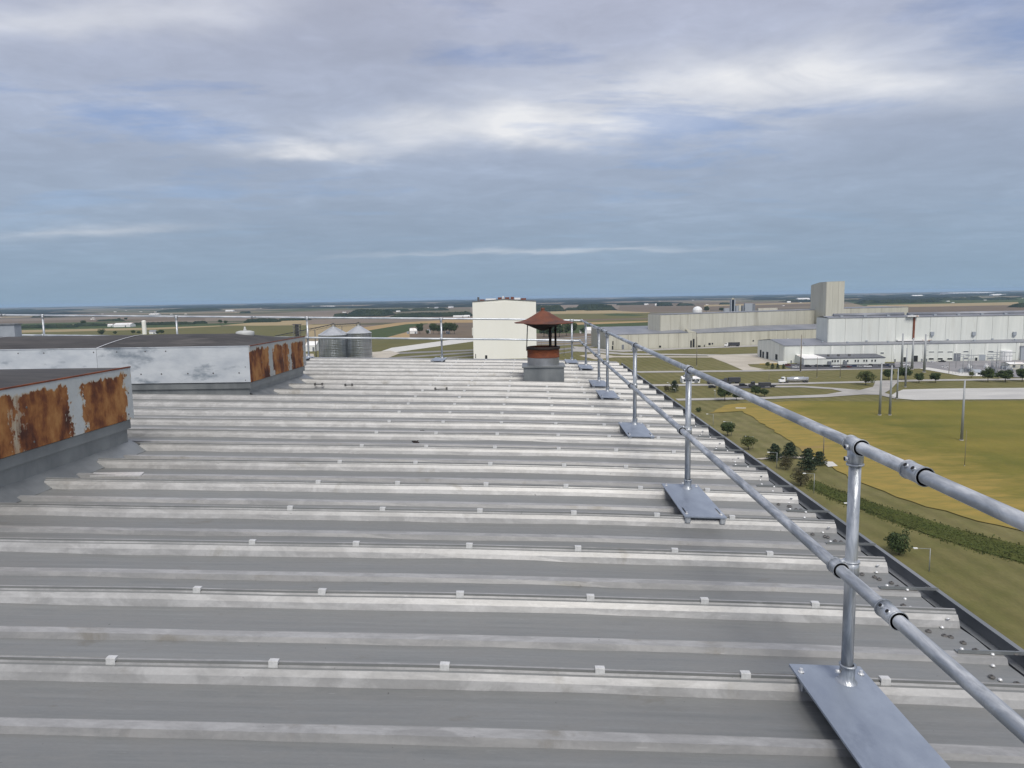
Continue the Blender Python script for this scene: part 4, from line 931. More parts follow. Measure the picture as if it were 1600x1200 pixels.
# tower
TY = (PA0.y + (PA1.y - PA0.y) * .96) - 30
T0 = atY(1290.5, 480, TY); T1 = atY(1318.5, 480, TY + 3); T0.z = T1.z = 0
TL = atY(1266.5, 480, TY + 34); TL.z = 0
zt0 = atY(1290, 440.3, TY).z; zt1 = atY(1318, 439.2, TY + 3).z; ztl = atY(1267, 445.5, TY + 34).z
e = empty('tower', (T0.x, T0.y, 0)); tag(e, 'square beige tower rising above the halls on the skyline', 'tower')
TB = T1 + (TL - T0)
def rel(p, z): return (p.x - T0.x, p.y - T0.y, z)
Tm = T0.lerp(TL, .45); ztm = atY(1280, 441.2, Tm.y).z
MB().add([rel(T0, 0), rel(T1, 0), rel(T1, zt1), rel(T0, zt0), rel(TL, 0), rel(TB, 0), rel(TB, ztl + 1), rel(TL, ztl), rel(Tm, ztm)],
         [(0, 1, 2, 3), (0, 3, 8, 7, 4), (4, 7, 6, 5), (1, 5, 6, 2), (3, 2, 6, 7, 8)]).build('wall', M['wall_beige_base'], e)
panels(e, T0, T1, 20, zt0 - .5, 8, M['wall_beige'], .3, zt1 - .5); panels(e, Tm, T0, 20, ztm - .6, 8, M['wall_beige'], .3, zt0 - .6); panels(e, TL, Tm, 20, ztl - .6, 8, M['wall_beige'], .3, ztm - .8)

# --- grain bins
def grain_bin(px0, px1, ye, ya, ybase, label, light):
    c = at((px0 + px1) / 2, ybase); Y = c.y; r = (atY(px1, 540, Y).x - atY(px0, 540, Y).x) / 2
    c = Vector((atY((px0 + px1) / 2, 540, Y).x, Y + r, 0)); r *= (Y + r) / Y
    ze = atY(px0, ye, c.y).z; za = atY((px0 + px1) / 2, ya, c.y).z
    e = empty('grain_bin', c); tag(e, label, 'grain bin', 'round corrugated steel grain bins')
    n = 15
    for k_ in range(n):
        z0, z1 = ze * k_ / n, ze * (k_ + 1) / n
        MB().lathe([(r - .25, z0), (r, z0 + .22), (r, z1 - .25), (r + .16, z1 - .2), (r + .16, z1 - .02), (r - .25, z1)], 48).build('wall_ring', M['bin'], e)
    g = MB(); g.lathe([(r + .35, ze - .1), (r + .3, ze + .15), (r * .55, ze + (za - ze) * .5), (1.1, za - .3), (1.1, za + .6), (0, za + .8)], 40, smooth=False); g.build('roof', M['bin_roof'], e)
    for k_ in range(32):
        t = 2 * math.pi * k_ / 32
        if math.sin(t) < .3: MB().box(-.35, .35, -.25, .25, -.25, .35).build('eave_vent', M['white_paint'], e, ((r - .4) * math.cos(t), (r - .4) * math.sin(t), ze + .25), (0, 0, t))
    g = MB()
    for s_ in (-1.6, 1.6):
        g.tube((s_, -1, za - .5), (s_, -1, za + 2.8), .15, n=6); g.tube((s_, 1, za - .5), (s_, 1, za + 2.8), .15, n=6)
    g.box(-1.8, 1.8, -1.2, 1.2, za + 1.4, za + 1.6); g.box(-.8, .8, -.6, .6, za + 1.6, za + 3.0); g.build('roof_platform', M['bolt'], e)
    for s_ in range(8):
        t = R(-150 + s_ * 17); MB().tube(((r + .02) * math.cos(t), (r + .02) * math.sin(t), 0), ((r + .02) * math.cos(t), (r + .02) * math.sin(t), ze), .08, n=6).build('stiffener', M['bin'], e)
    return c, r, ze, za
c1, r1, ze1, za1 = grain_bin(492.5, 539, 523.5, 509.5, 563, 'left corrugated grain bin with bright conical roof', 0)
c2, r2, ze2, za2 = grain_bin(537.5, 576, 520.5, 508, 562, 'right corrugated grain bin with darker conical roof', 1)
LG = atY(465, 530, c1.y); LG.z = 0
e = empty('grain_elevator', LG); tag(e, 'dark lattice grain elevator leg left of the bins', 'grain elevator')
zl = atY(465, 507, c1.y).z
for sx in (-2.6, 2.6):
    for sy in (-2.6, 2.6): MB().tube((sx, sy, 0), (sx, sy, zl), .3, n=6).build('tower_leg', M['bolt'], e)
g = MB()
for k_ in range(12):
    z0, z1 = zl * k_ / 12, zl * (k_ + 1) / 12
    for sy in (-2.6, 2.6): g.tube((-2.6, sy, z0), (2.6, sy, z1), .14, n=5); g.tube((2.6, sy, z0), (-2.6, sy, z1), .14, n=5); g.tube((-2.6, sy, z1), (2.6, sy, z1), .14, n=5)
g.build('bracing', M['bolt'], e)
MB().box(-1.7, 1.7, -1, 1, zl - 11, zl + .5).build('leg_casing', M['truck_dark'], e); MB().box(-4.2, 4.2, -2.4, 2.4, zl, zl + .5).build('head_platform', M['bolt'], e)
def conveyor(p, q, label):
    p, q = Vector(p), Vector(q); e = empty('grain_conveyor', p); tag(e, label, 'conveyor')
    d = q - p; MB().tube((0, 0, 0), d, .55, n=4, smooth=False).build('trough', M['truck_dark'], e)
    g = MB(); n = 14
    for k_ in range(n): g.tube(d * (k_ / n) + Vector((0, 0, -.5)), d * ((k_ + .5) / n) + Vector((0, 0, -2)), .12, n=5); g.tube(d * ((k_ + .5) / n) + Vector((0, 0, -2)), d * ((k_ + 1) / n) + Vector((0, 0, -.5)), .12, n=5)
    g.tube((0, 0, -2), d + Vector((0, 0, -2)), .12, n=5); g.build('truss', M['bolt'], e); return e
conveyor(atY(430, 525, c1.y - 2), (c1.x - 1, c1.y - 2, za1 + 1.5), 'dark sloping conveyor rising to the left grain bin')
conveyor((c1.x + 1, c1.y, za1 + 1.2), (c2.x - 1, c1.y, za2 + 1.6), 'dark level conveyor joining the tops of the two bins')
g = empty('conveyor_support', (c1.x - r1 - 3, c1.y - 2, 0)); tag(g, 'dark post holding the conveyor beside the left bin', 'support post')
MB().tube((0, 0, 0), (0, 0, ze1 + 5), .5, n=8).build('post', M['bolt'], g)
g = empty('conveyor_support', (atY(534.5, 520, c1.y).x, c1.y, 0)); tag(g, 'thin post under the conveyor between the two bins', 'support post')
MB().tube((0, 0, 0), (0, 0, za1 - .5), .35, n=8).build('post', M['bolt'], g)

# --- small buildings
def shed(name, px0, px1, ytop, ybase, label, cat, wallm='white_paint', roofm='roof_grey', depth=None, pitch_=.22, windows=0, rot=0.0, eave=None):
    a_, b_ = at(px0, ybase), at(px1, ybase); w = (b_ - a_).length; Y = (a_.y + b_.y) / 2
    c = Vector(((a_.x + b_.x) / 2, Y, 0)); zt_ = atY((px0 + px1) / 2, ytop, Y).z; d = depth or w * .6
    h = max(2.2, zt_ * (.62 if eave is None else eave)); zt_ = max(zt_, h + .5)
    e = empty(name, c, rot); tag(e, label, cat)
    MB().add([(-w / 2, 0, 0), (w / 2, 0, 0), (w / 2, 0, h), (-w / 2, 0, h), (-w / 2, d, 0), (w / 2, d, 0), (w / 2, d, h), (-w / 2, d, h), (-w / 2, d / 2, zt_), (w / 2, d / 2, zt_)],
             [(0, 1, 2, 3), (5, 4, 7, 6), (0, 3, 8, 7, 4), (1, 5, 6, 9, 2)]).build('wall', M[wallm], e)
    MB().add([(-w / 2 - .4, -.4, h - .1), (w / 2 + .4, -.4, h - .1), (w / 2 + .4, d / 2, zt_ + .1), (-w / 2 - .4, d / 2, zt_ + .1), (-w / 2 - .4, d + .4, h - .1), (w / 2 + .4, d + .4, h - .1)], [(0, 1, 2, 3), (3, 2, 5, 4)]).build('roof', M[roofm], e)
    for k_ in range(windows):
        x = -w / 2 + w * (k_ + .5) / windows; MB().box(x - .9, x + .9, -.08, .05, h * .35, h * .8).build('window', M['glass'], e)
    MB().box(w * .18, w * .18 + min(3, w * .2), -.1, .04, 0, h * .7).build('door', M['door_grey'], e)
    return e
shed('barn', 641, 651, 513, 521.5, 'white barn beside the leftmost big tree near the brown field', 'barn', roofm='roof_white', eave=.55)
shed('farmhouse', 668, 672, 514.8, 521, 'small white house between the barn tree and the grove', 'house')
shed('shed', 697, 702, 517.5, 521.5, 'tiny white shed at the foot of the round grove', 'shed')
shed('shed', 636, 639, 518, 522, 'tiny grey shed just left of the white barn', 'shed', 'louver')
shed('farmhouse', 917, 926.5, 511, 521.3, 'white house right of the dark grove behind the guardrail corner', 'house', roofm='roof_white', eave=.5)
shed('shed', 932, 947, 514, 521.6, 'long white shed left of the beige dock building', 'shed', roofm='roof_white')
shed('shed', 906, 909, 516, 521, 'tiny white shed against the dark grove', 'shed')
shed('farm_shed', 181, 200, 505, 511, 'long white farm shed among the left hedgerow', 'shed', roofm='roof_white')
shed('farmhouse', 169, 174.5, 506.5, 510.5, 'small white house at the left of the long farm shed', 'house', roofm='roof_white')
shed('farmhouse', 234, 242, 516, 522, 'small white house at the foot of the cream silo', 'house')
shed('farm_shed', 355, 361, 484.4, 486.8, 'tiny white shed on the skyline over the left box', 'shed', roofm='roof_white')
shed('farm_shed', 236, 244, 490, 492, 'tiny white shed touching the far rail at the left', 'shed', roofm='roof_white')
shed('farm_shed', 505, 515, 478, 480.5, 'pale sheds on the plain above the left grain bin', 'shed', roofm='roof_white')
shed('farm_shed', 710, 727, 493, 495.6, 'long white shed beside the cream block behind the rail', 'shed', roofm='roof_white')
shed('farm_shed', 726, 733, 492.4, 495.6, 'domed white shed right beside the cream block', 'shed', roofm='roof_white')
shed('farm_shed', 620, 624, 485.5, 487.5, 'tiny white shed on the plain above the golden field', 'shed', roofm='roof_white')
shed('farmhouse', 680, 683.5, 479.5, 482.5, 'tiny white farmhouse on the plain, left of the two', 'house')
shed('farmhouse', 702, 706.5, 478, 481, 'tiny white farmhouse on the plain nearer the cream block', 'house')
shed('farmhouse', 526, 530, 491.5, 495, 'tiny white house at the left end of the dark wood', 'house')
shed('farm_shed', 1008, 1012, 474.5, 476.5, 'tiny white shed left of the pair on the brown plain', 'shed', roofm='roof_white')
shed('farm_shed', 1024.5, 1028.5, 474.6, 478, 'white barn on the brown plain beside a dark grove', 'barn', roofm='roof_white')
shed('farm_shed', 1231, 1235, 470.6, 473.2, 'small white barn left of the tall beige tower', 'barn', roofm='roof_white')
shed('farm_shed', 1251, 1262, 465.6, 469, 'pale sheds hard against the tall beige tower', 'shed', roofm='roof_white')
shed('farm_shed', 1430.5, 1438.5, 461, 464, 'cream barn above the tree line right of the tower', 'barn', 'wall_cream', 'roof_white')
shed('farm_shed', 1442, 1458, 462, 464.2, 'long pale sheds right of the cream barn', 'shed', roofm='roof_white')
shed('grain_plant', 1513, 1534, 457, 459, 'bright white plant building on the far right skyline', 'factory', roofm='roof_white')
shed('farm_shed', 1555, 1563, 459.4, 462, 'white shed above the dark copse at the right', 'shed', roofm='roof_white')
shed('farm_shed', 1565, 1571, 459.7, 461.8, 'smaller white shed beside the one above the copse', 'shed', roofm='roof_white')
shed('farm_shed', 1343, 1346, 462.5, 465, 'tiny white house right of the tall beige tower', 'house')
shed('farm_shed', 478, 493, 534, 549, 'white shed between the rusty box and the left bin', 'shed', roofm='roof_white', depth=20)
shed('gatehouse', 1066.5, 1094, 588.8, 598.6, 'white gatehouse with dark windows beside the road', 'gatehouse', 'white_paint', 'roof_white', 8, eave=.72, windows=4)
shed('control_house', 1524.5, 1534.5, 578, 587.3, 'small pale control house in front of the substation', 'control house', 'white_paint', 'louver', 6, windows=1)
shed('switch_house', 1577, 1603, 567, 577.8, 'beige brick switch house at the right edge', 'building', 'wall_beige', 'roof_white', 10, eave=.85, windows=2)
shed('equipment_shelter', 1594, 1604, 536, 563, 'grey equipment building beyond the white tank', 'building', 'louver', 'roof_grey', 14, eave=.8)

# cream silo at the farm and domed tank and process plant on the plain
def silo(name, px0, px1, ytop, ybase, label, m_, dome=.35, cat='silo'):
    c = at((px0 + px1) / 2, ybase); r = (at(px1, ybase) - at(px0, ybase)).length / 2; zt_ = atY((px0 + px1) / 2, ytop, c.y).z
    e = empty(name, c); tag(e, label, cat); h = zt_ - r * dome * 1.5
    MB().lathe([(r, 0), (r, h)], 20).build('wall', M[m_], e)
    MB().lathe([(r * 1.02, h), (r * .9, h + r * dome * .8), (r * .5, h + r * dome * 1.3), (0, h + r * dome * 1.5)], 20).build('dome', M[m_], e); return e
silo('silo', 223.6, 228.6, 500.5, 522.5, 'slim cream silo standing up behind the left box', 'wall_cream')
silo('tank', 1083, 1096.5, 478.5, 488, 'white domed water tank above the long beige hall', 'white_paint', .6, 'tank')
silo('tank', 1561.5, 1580.5, 547, 563.2, 'big white storage tank right of the roller doors', 'white_paint', .05, 'tank')
silo('tank', 1583, 1596, 548, 562, 'grey storage tank beside the white one', 'louver', .05, 'tank')
e = empty('process_plant', at(1160, 489)); tag(e, 'grey grain processing plant with tall tower on the skyline', 'plant')
Yp = e.location.y
def pxbox(root, x0, x1, yt, m_, name, dy=0, w=12):
    a_, b_ = atY(x0, 480, Yp), atY(x1, 480, Yp); zt_ = atY((x0 + x1) / 2, yt, Yp).z
    MB().box(a_.x - root.location.x, b_.x - root.location.x, dy, dy + w, 0, max(4, zt_)).build(name, M[m_], root)
for (x0, x1, yt, m_, n_) in ((1142, 1149, 468, 'louver', 'tower'), (1143.5, 1147, 465.6, 'wall_beige', 'tower_head'), (1150.5, 1154, 478, 'louver', 'bin'), (1154.5, 1158, 477, 'wall_beige', 'bin'), (1160, 1163, 478, 'door_grey', 'bin'), (1164, 1176, 474, 'louver', 'hall'), (1176.5, 1180, 474.8, 'door_grey', 'bin'), (1132, 1140, 481.5, 'louver', 'shed'), (1185, 1215, 481.4, 'wall_beige', 'shed')):
    pxbox(e, x0, x1, yt, m_, n_)

# ------------------------------------------------------------------ poles
def steel_pole(bx, by, tx, ty, label, r=.55, m_='concrete_steel', arms=0, name='steel_pole', group='tall steel transmission poles', cat='pole'):
    b_ = at(bx, by); zt_ = atY(tx, ty, b_.y).z
    e = empty(name, b_); tag(e, label, cat, group)
    MB().tube((0, 0, 0), (0, 0, zt_), r, r * .5, 12).build('shaft', M[m_], e)
    MB().tube((0, 0, 0), (0, 0, .5), r * 1.3, r * 1.3, 12).build('footing', M['road'], e)
    for k_ in range(arms):
        z = zt_ * (.96 - .13 * k_); MB().box(-.1, 2.2, -.09, .09, z, z + .15).build('arm', M[m_], e)
    return e
for a_ in [(1374.3, 649.5, 1378, 567, 'steel pole in the green field, left of the close pair', .62), (1390.2, 649.5, 1393.5, 571, 'steel pole in the green field, right of the close pair', .62),
           (1401.5, 623.8, 1403.5, 575, 'steel pole at the left tip of the gravel lot', .5), (1414.5, 605.3, 1417.2, 544, 'steel pole on the lawn above the gravel lot', .6),
           (1502.3, 689, 1508, 594, 'lone steel pole in the green field beside a thin wooden pole', .55), (1408.5, 577.5, 1410, 521, 'tall steel pole left of the dark doorway', .95),
           (1425, 577.5, 1426, 528, 'tall steel pole in line with the rusty downpipe', .95)]:
    steel_pole(*a_)
steel_pole(1443.8, 582, 1446.3, 522, 'tall steel pole with side arms by the pale driveway', .95, arms=5)
WP = 'slim wooden utility poles'
for a_ in [(1250.8, 581, 1253.3, 523, 'utility pole before the white hall left of the office', .5), (1276.3, 590, 1277.5, 558, 'short utility pole before the office roof', .22),
           (1312.6, 590, 1313.5, 561, 'thin utility pole in front of the office windows', .2), (1088.5, 572, 1088.8, 527, 'lone utility pole before the dark doors of the dock building', .33),
           (1286.5, 713, 1285.8, 674, 'thin wooden pole standing in the golden field edge', .20), (1507, 729, 1508.5, 672, 'thin wooden pole in the green field near the lone steel pole', .10),
           (1201.5, 596, 1202, 580, 'short pole on the lawn above the tanker truck', .15), (1454, 630, 1454.3, 600, 'short pole behind the gravel lot', .001)][:7]:
    steel_pole(*a_[:5], a_[5], 'wood_pole', 0, 'utility_pole', WP)
for (bx, by, tx, ty, lb) in [(1482.5, 584, 1482.7, 566, 'thin pole by the pale driveway'), (917, 545, 917, 515, 'far thin pole seen just right of the rail corner'), (846, 551, 846, 525, 'far thin pole just right of the cream block'),
                     (881.5, 556, 881.8, 505, 'far thin pole seen beneath the rusty cowl'), (1569, 600, 1569.5, 600, 'x')][:4]:
    steel_pole(bx, by, tx, ty, lb, .22, 'wood_pole', 0, 'utility_pole', WP)
def lamp(bx, by, ty, hx, label):
    b_ = at(bx, by); zt_ = atY(bx, ty, b_.y).z; xx = atY(hx, ty, b_.y).x - b_.x
    e = empty('street_lamp', b_); tag(e, label, 'street lamp', 'street lamps along the lane below the roof edge')
    MB().tube((0, 0, 0), (0, 0, zt_), .11, .07, 8).build('pole', M['concrete_steel'], e)
    MB().tube((0, 0, zt_ - .1), (xx, 0, zt_ + .1), .05, n=6).build('arm', M['concrete_steel'], e)
    MB().box(xx - .55, xx + .25, -.2, .2, zt_, zt_ + .18).build('head', M['white_paint'], e)
for a_ in [(1017.5 + 28, 612, 598, 1043.5, 'street lamp beside the dark conifer below the gatehouse'), (1055.8, 614, 607, 1053.5, 'short street lamp right of the dark conifer'), (1117.3, 623, 610, 1117, 'street lamp left of the tree pair by the road'), (1114.2, 665, 647, 1105.5, 'street lamp nearest below the tree pair'), (1142.7, 680, 659, 1132.3, 'street lamp beside the small half hidden tree'),
           (1176.3, 701, 682, 1165.2, 'street lamp left of the pine group'), (1213.5, 732, 707, 1201.5, 'street lamp standing among the pines'),
           (1271.6, 771, 740, 1257.6, 'street lamp below the pines beside the swale'), (1335.5, 826, 786.5, 1322.5, 'street lamp seen beside the big rail post'), (1451.8, 893, 857, 1431.5, 'street lamp right of the lone round tree')]:
    lamp(*a_)

# ------------------------------------------------------------------ vehicles
def wheel_me(r, w):
    return MB().tube((0, -w / 2, 0), (0, w / 2, 0), r, n=12).mesh('wheel', M['tyre'])
W1 = wheel_me(.34, .24); W2 = wheel_me(.50, .30)
def car_meshes(kind):
    h = dict(sedan=1.42, suv=1.75, pickup=1.8)[kind]
    if kind == 'sedan': body = [(-2.3, .35), (2.3, .35), (2.3, .75), (1.2, .92), (-1.7, .95), (-2.3, .85)]; cab = [(1.1, .92), (.35, h), (-1.0, h), (-1.7, .95)]
    elif kind == 'suv': body = [(-2.35, .4), (2.35, .4), (2.35, .9), (1.3, 1.1), (-2.3, 1.1)]; cab = [(1.2, 1.1), (.6, h), (-2.1, h), (-2.3, 1.1)]
    else: body = [(-2.8, .5), (2.8, .5), (2.8, 1.05), (1.5, 1.15), (-2.8, 1.15)]; cab = [(1.4, 1.15), (.8, h), (-.5, h), (-.7, 1.15)]
    def ext(pts, w, wt=None):
        n = len(pts); vs = [(x, -w, z) for x, z in pts] + [(x, w, z) for x, z in pts]
        return vs, [tuple(range(n)), tuple(range(n, 2 * n))[::-1]] + [(i, (i + 1) % n, n + (i + 1) % n, n + i)[::-1] for i in range(n)]
    return ext(body, .9), ext(cab, .78), ext([(x * .97, z - (.06 if z > 1.2 else 0)) for x, z in cab], .79), h
protos = {}
def car(kind, colour, loc, rot, label, group):
    key = (kind, colour)
    if key not in protos:
        b_, c_, g_, h = car_meshes(kind)
        bm_ = MB(); bm_.add(*b_); mb1 = bm_.mesh('car_body', CARP[colour])
        g2 = MB(); g2.add(*g_); mg = g2.mesh('car_glass', M['glass'])
        xs = [p[0] for p in c_[0] if p[2] > 1.2]
        r2 = MB(); r2.box(min(xs) , max(xs), -.74, .74, h - .06, h + .01); mr = r2.mesh('car_roof', CARP[colour])
        protos[key] = (mb1, mg, mr)
    mb1, mg, mr = protos[key]
    e = empty('parked_car', loc, rot); tag(e, label, 'car', group)
    link('body', mb1, e); link('cabin_glass', mg, e); link('roof', mr, e)
    for sx in (-1.45, 1.45):
        for sy in (-.82, .82): link('wheel', W1, e, (sx, sy, .34))
    return e
ords = ['first', 'second', 'third', 'fourth', 'fifth', 'sixth', 'seventh', 'eighth', 'ninth', 'tenth', 'eleventh', 'twelfth', 'thirteenth', 'fourteenth', 'fifteenth', 'sixteenth', 'seventeenth', 'eighteenth']
park = [(1231, 570.6, 'suv', 'dark_red', 0), (1243, 573.6, 'sedan', 'white', 0), (1262.5, 570.8, 'suv', 'black', 0), (1275.5, 570.3, 'pickup', 'black', 1), (1281.5, 570.8, 'suv', 'dark_grey', 0), (1288, 570.7, 'suv', 'black', 0), (1294.5, 570.6, 'suv', 'black', 0),
        (1301, 571.3, 'sedan', 'dark_blue', 0), (1306.5, 571.6, 'pickup', 'white', 0), (1317.5, 572, 'sedan', 'black', 0), (1325.5, 571.8, 'sedan', 'dark_red', 0), (1333, 570.6, 'suv', 'dark_blue', 0), (1344, 571, 'sedan', 'silver', 0), (1355.5, 571.4, 'pickup', 'white', 0),
        (1360, 569.4, 'suv', 'black', 1), (1378, 569.8, 'suv', 'dark_grey', 0), (1386, 569.6, 'pickup', 'dark_blue', 0), (1393, 570.5, 'sedan', 'black', 0)]
for k_, (px, py, kd, c_, r_) in enumerate(park):
    py += 2.6 if k_ > 1 else 1.2
    car(kd, c_, at(px, py), R(180 if k_ % 2 else 0) + R(rnd.uniform(-8, 8)) + (R(80) if r_ else 0), f"{c_.replace('_', ' ')} {kd}, {ords[k_]} from the left in the office car park", 'cars parked by the office')
for (px, py, kd, c_, lb) in [(1411, 570.6, 'suv', 'white', 'white suv between two tall steel poles'), (1421, 571.6, 'pickup', 'white', 'white pickup beside the tall pole near the dark doorway'), (1457, 566.4, 'sedan', 'white', 'small white car before the window rows'),
                             (1472, 566, 'pickup', 'black', 'black pickup before the window rows'), (1476.5, 574.5, 'sedan', 'white', 'white car left of the substation'), (1112.8, 606.2, 'suv', 'black', 'black suv right of the gatehouse lane'), (1137, 607, 'suv', 'dark_grey', 'dark grey suv behind the tree pair'), (1161, 603.5, 'suv', 'black', 'black suv on the road right of the dark trailer')]:
    car(kd, c_, at(px, py), R(rnd.uniform(-6, 6)), lb, 'cars about the yard')
def truck(px, py, lng, kind, cabm, label, flip=False, sc=1.0):
    e = empty('truck', at(px, py)); e.rotation_euler = (0, 0, math.pi if flip else 0); tag(e, label, 'truck'); e.scale = (sc, sc, sc)
    L = lng
    cabp = [(0, .9), (0, 2.0), (1.3, 2.2), (1.7, 3.5), (3.4, 3.7), (3.4, .9)]
    n = len(cabp); vs = [(x, -1.2, z) for x, z in cabp] + [(x, 1.2, z) for x, z in cabp]
    MB().add(vs, [tuple(range(n)), tuple(range(n, 2 * n))[::-1]] + [(i, (i + 1) % n, n + (i + 1) % n, n + i) for i in range(n)]).build('cab', cabm, e)
    MB().box(1.42, 2.6, -1.23, 1.23, 2.4, 3.2).build('cab_window', M['glass'], e)
    MB().box(.5, L, -.5, .5, .75, 1.05).build('chassis', M['truck_dark'], e)
    if kind == 'tank':
        o = MB().tube((4.4, 0, 2.35), (L - .3, 0, 2.35), 1.15, n=20).build('tank', M['tank_silver'], e); MB().box(7, L - 3, -.4, .4, 3.45, 3.7).build('walkway', M['louver'], o)
    elif kind == 'box': MB().box(4.2, L, -1.3, 1.3, 1.1, 4.1).build('trailer', M['truck_dark'], e)
    else: MB().box(4.2, L, -1.3, 1.3, 1.1, 1.5).build('flatbed', M['truck_dark'], e); MB().box(6, L - 3, -1.2, 1.2, 1.5, 3.0).build('load', M['truck_dark'], e)
    for x in (1.0, 3.6, 4.8, L - 2.6, L - 1.3):
        for sy in (-1.0, 1.0): link('wheel', W2, e, (x, sy, .5))
truck(1217, 598.6, 17.5, 'tank', M['white_paint'], 'white tanker truck with silver tank on the upper road', sc=1.06)
truck(1105, 600.8, 15, 'flat', M['truck_dark'], 'black flatbed truck right of the gatehouse')
truck(1128, 599.4, 12, 'box', M['truck_dark'], 'dark box trailer truck behind the big guardrail', sc=.95)
truck(1131.5, 541.6, 15, 'box', M['white_paint'], 'white cab truck with black trailer by the beige hall', sc=1.1)
truck(1170, 605.6, 16, 'flat', M['truck_dark'], 'long dark low truck on the weighing lane')
e = empty('boom_lift', at(1187, 571)); tag(e, 'long yellow boom lift arm lying by the gable end', 'boom lift')
MB().box(0, 14, -.3, .3, .9, 1.5).build('boom', mat('yellow_paint', (.45, .30, .05), None, .5), e); MB().box(14, 21, -1, 1, .4, 3).build('chassis', M['white_paint'], e)

# ------------------------------------------------------------------ substation
e = empty('substation', at(1500, 583)); tag(e, 'electrical substation with many grey steel frames behind the trees', 'substation')
ex, ey = e.location.x, e.location.y
for k_ in range(26):
    px = rnd.uniform(1488, 1588); py = rnd.uniform(573, 585); q = at(px, py); h = rnd.choice((5, 7, 9, 12))
    MB().tube((0, 0, 0), (0, 0, h), .16, n=6).build('post', M['concrete_steel'], e, (q.x - ex, q.y - ey, 0))
    if k_ % 2 == 0: MB().box(-4, 4, -.15, .15, h - .4, h).build('beam', M['concrete_steel'], e, (q.x - ex, q.y - ey, 0))
for k_ in range(12):
    px = rnd.uniform(1490, 1580); q = at(px, rnd.uniform(575, 585)); g = MB(); g.box(-1.3, 1.3, -1, 1, 0, 2.4)
    for s_ in (-.8, 0, .8): g.tube((s_, 0, 2.4), (s_, 0, 3.9), .18, .1, 8)
    g.build('transformer', M[('louver', 'white_paint', 'door_grey')[k_ % 3]], e, (q.x - ex, q.y - ey, 0))
for (px, yb, yt) in ((1516, 583, 546), (1557, 577, 538)):
    q = at(px, yb); zt_ = atY(px, yt, q.y).z; MB().tube((0, 0, 0), (0, 0, zt_), .30, .12, 8).build('mast', M['concrete_steel'], e, (q.x - ex, q.y - ey, 0))
q = at(1516, 586); 
e = empty('chain_fence', at(1488, 584.5)); tag(e, 'low wire fence in front of the substation', 'fence')
fx, fy = e.location.x, e.location.y
pts = [at(1488 + 5 * k_, 584.5 + .17 * 5 * k_ * .25) for k_ in range(14)]
g = MB()
for k_, q in enumerate(pts):
    MB().tube((0, 0, 0), (0, 0, 2.3), .07, n=5).build('fence_post', M['concrete_steel'], e, (q.x - fx, q.y - fy, 0))
    if k_: p_ = pts[k_ - 1]; [g.tube((p_.x - fx, p_.y - fy, z), (q.x - fx, q.y - fy, z), .03, n=4) for z in (.5, 1.4, 2.2)]
g.build('wire', M['concrete_steel'], e)

# ------------------------------------------------------------------ trees
def leafcloud(rr, clumps, n, s, flat=.6):
    mb = MB(); vs = []; fs = []
    for _ in range(n):
        c, r = rr.choice(clumps)
        while True:
            d = Vector((rr.uniform(-1, 1), rr.uniform(-1, 1), rr.uniform(-1, 1)))
            if .25 < d.length < 1: break
        d = d.normalized() * (d.length ** .45)
        p_ = Vector(c) + Vector((d.x * r[0], d.y * r[0], d.z * r[1]))
        nrm = (d + Vector((rr.uniform(-.7, .7), rr.uniform(-.7, .7), rr.uniform(-.3, .9)))).normalized()
        a_ = nrm.orthogonal().normalized(); a_.rotate(Matrix.Rotation(rr.uniform(0, 6.28), 3, nrm)); b_ = nrm.cross(a_)
        k_ = s * rr.uniform(.6, 1.4); i = len(vs)
        vs += [p_ + a_ * k_, p_ + b_ * k_ * flat, p_ - a_ * k_ * .8, p_ - b_ * k_ * flat * 1.1]; fs.append((i, i + 1, i + 2, i + 3))
    mb.add(vs, fs); return mb
def round_tree(seed, leafm, n=3400, wide=.5, trunk_h=.22):
    rr = random.Random(seed); cl_ = []
    for _ in range(34):
        a_ = rr.uniform(0, 6.28); q = rr.random() ** .5 * wide * .72; z = rr.uniform(trunk_h + .16, .88)
        q *= math.sqrt(max(.1, 1 - ((z - .58) / .42) ** 2))
        cl_.append(((q * math.cos(a_), q * math.sin(a_), z), (rr.uniform(.15, .22), rr.uniform(.10, .15))))
    mb = leafcloud(rr, cl_, n, .036); crown = mb.mesh('crown', M[leafm])
    t = MB(); t.tube((0, 0, 0), (.01, 0, trunk_h + .1), .028, .020, 8)
    for k_ in range(6):
        c, r_ = cl_[k_]; t.tube((.01, 0, trunk_h + .05), (c[0] * .8, c[1] * .8, c[2]), .014, .006, 6)
    return crown, t.mesh('trunk', M['bark'])
def pine_tree(seed, n=3200, wide=.40, leafm='pine'):
    rr = random.Random(seed); cl_ = []
    for k_ in range(40):
        z = .12 + .84 * (k_ / 40) ; w = wide * (1 - z) ** .6 * rr.uniform(.7, 1.15) + .03; a_ = k_ * 2.4 + rr.uniform(-.4, .4)
        cl_.append(((w * .62 * math.cos(a_), w * .62 * math.sin(a_), z + rr.uniform(-.02, .02)), (w * .48 + .03, .045)))
    mb = leafcloud(rr, cl_, n, .034, .45); crown = mb.mesh('crown', M[leafm])
    return crown, MB().tube((0, 0, 0), (0, 0, .9), .022, .004, 7).mesh('trunk', M['bark'])
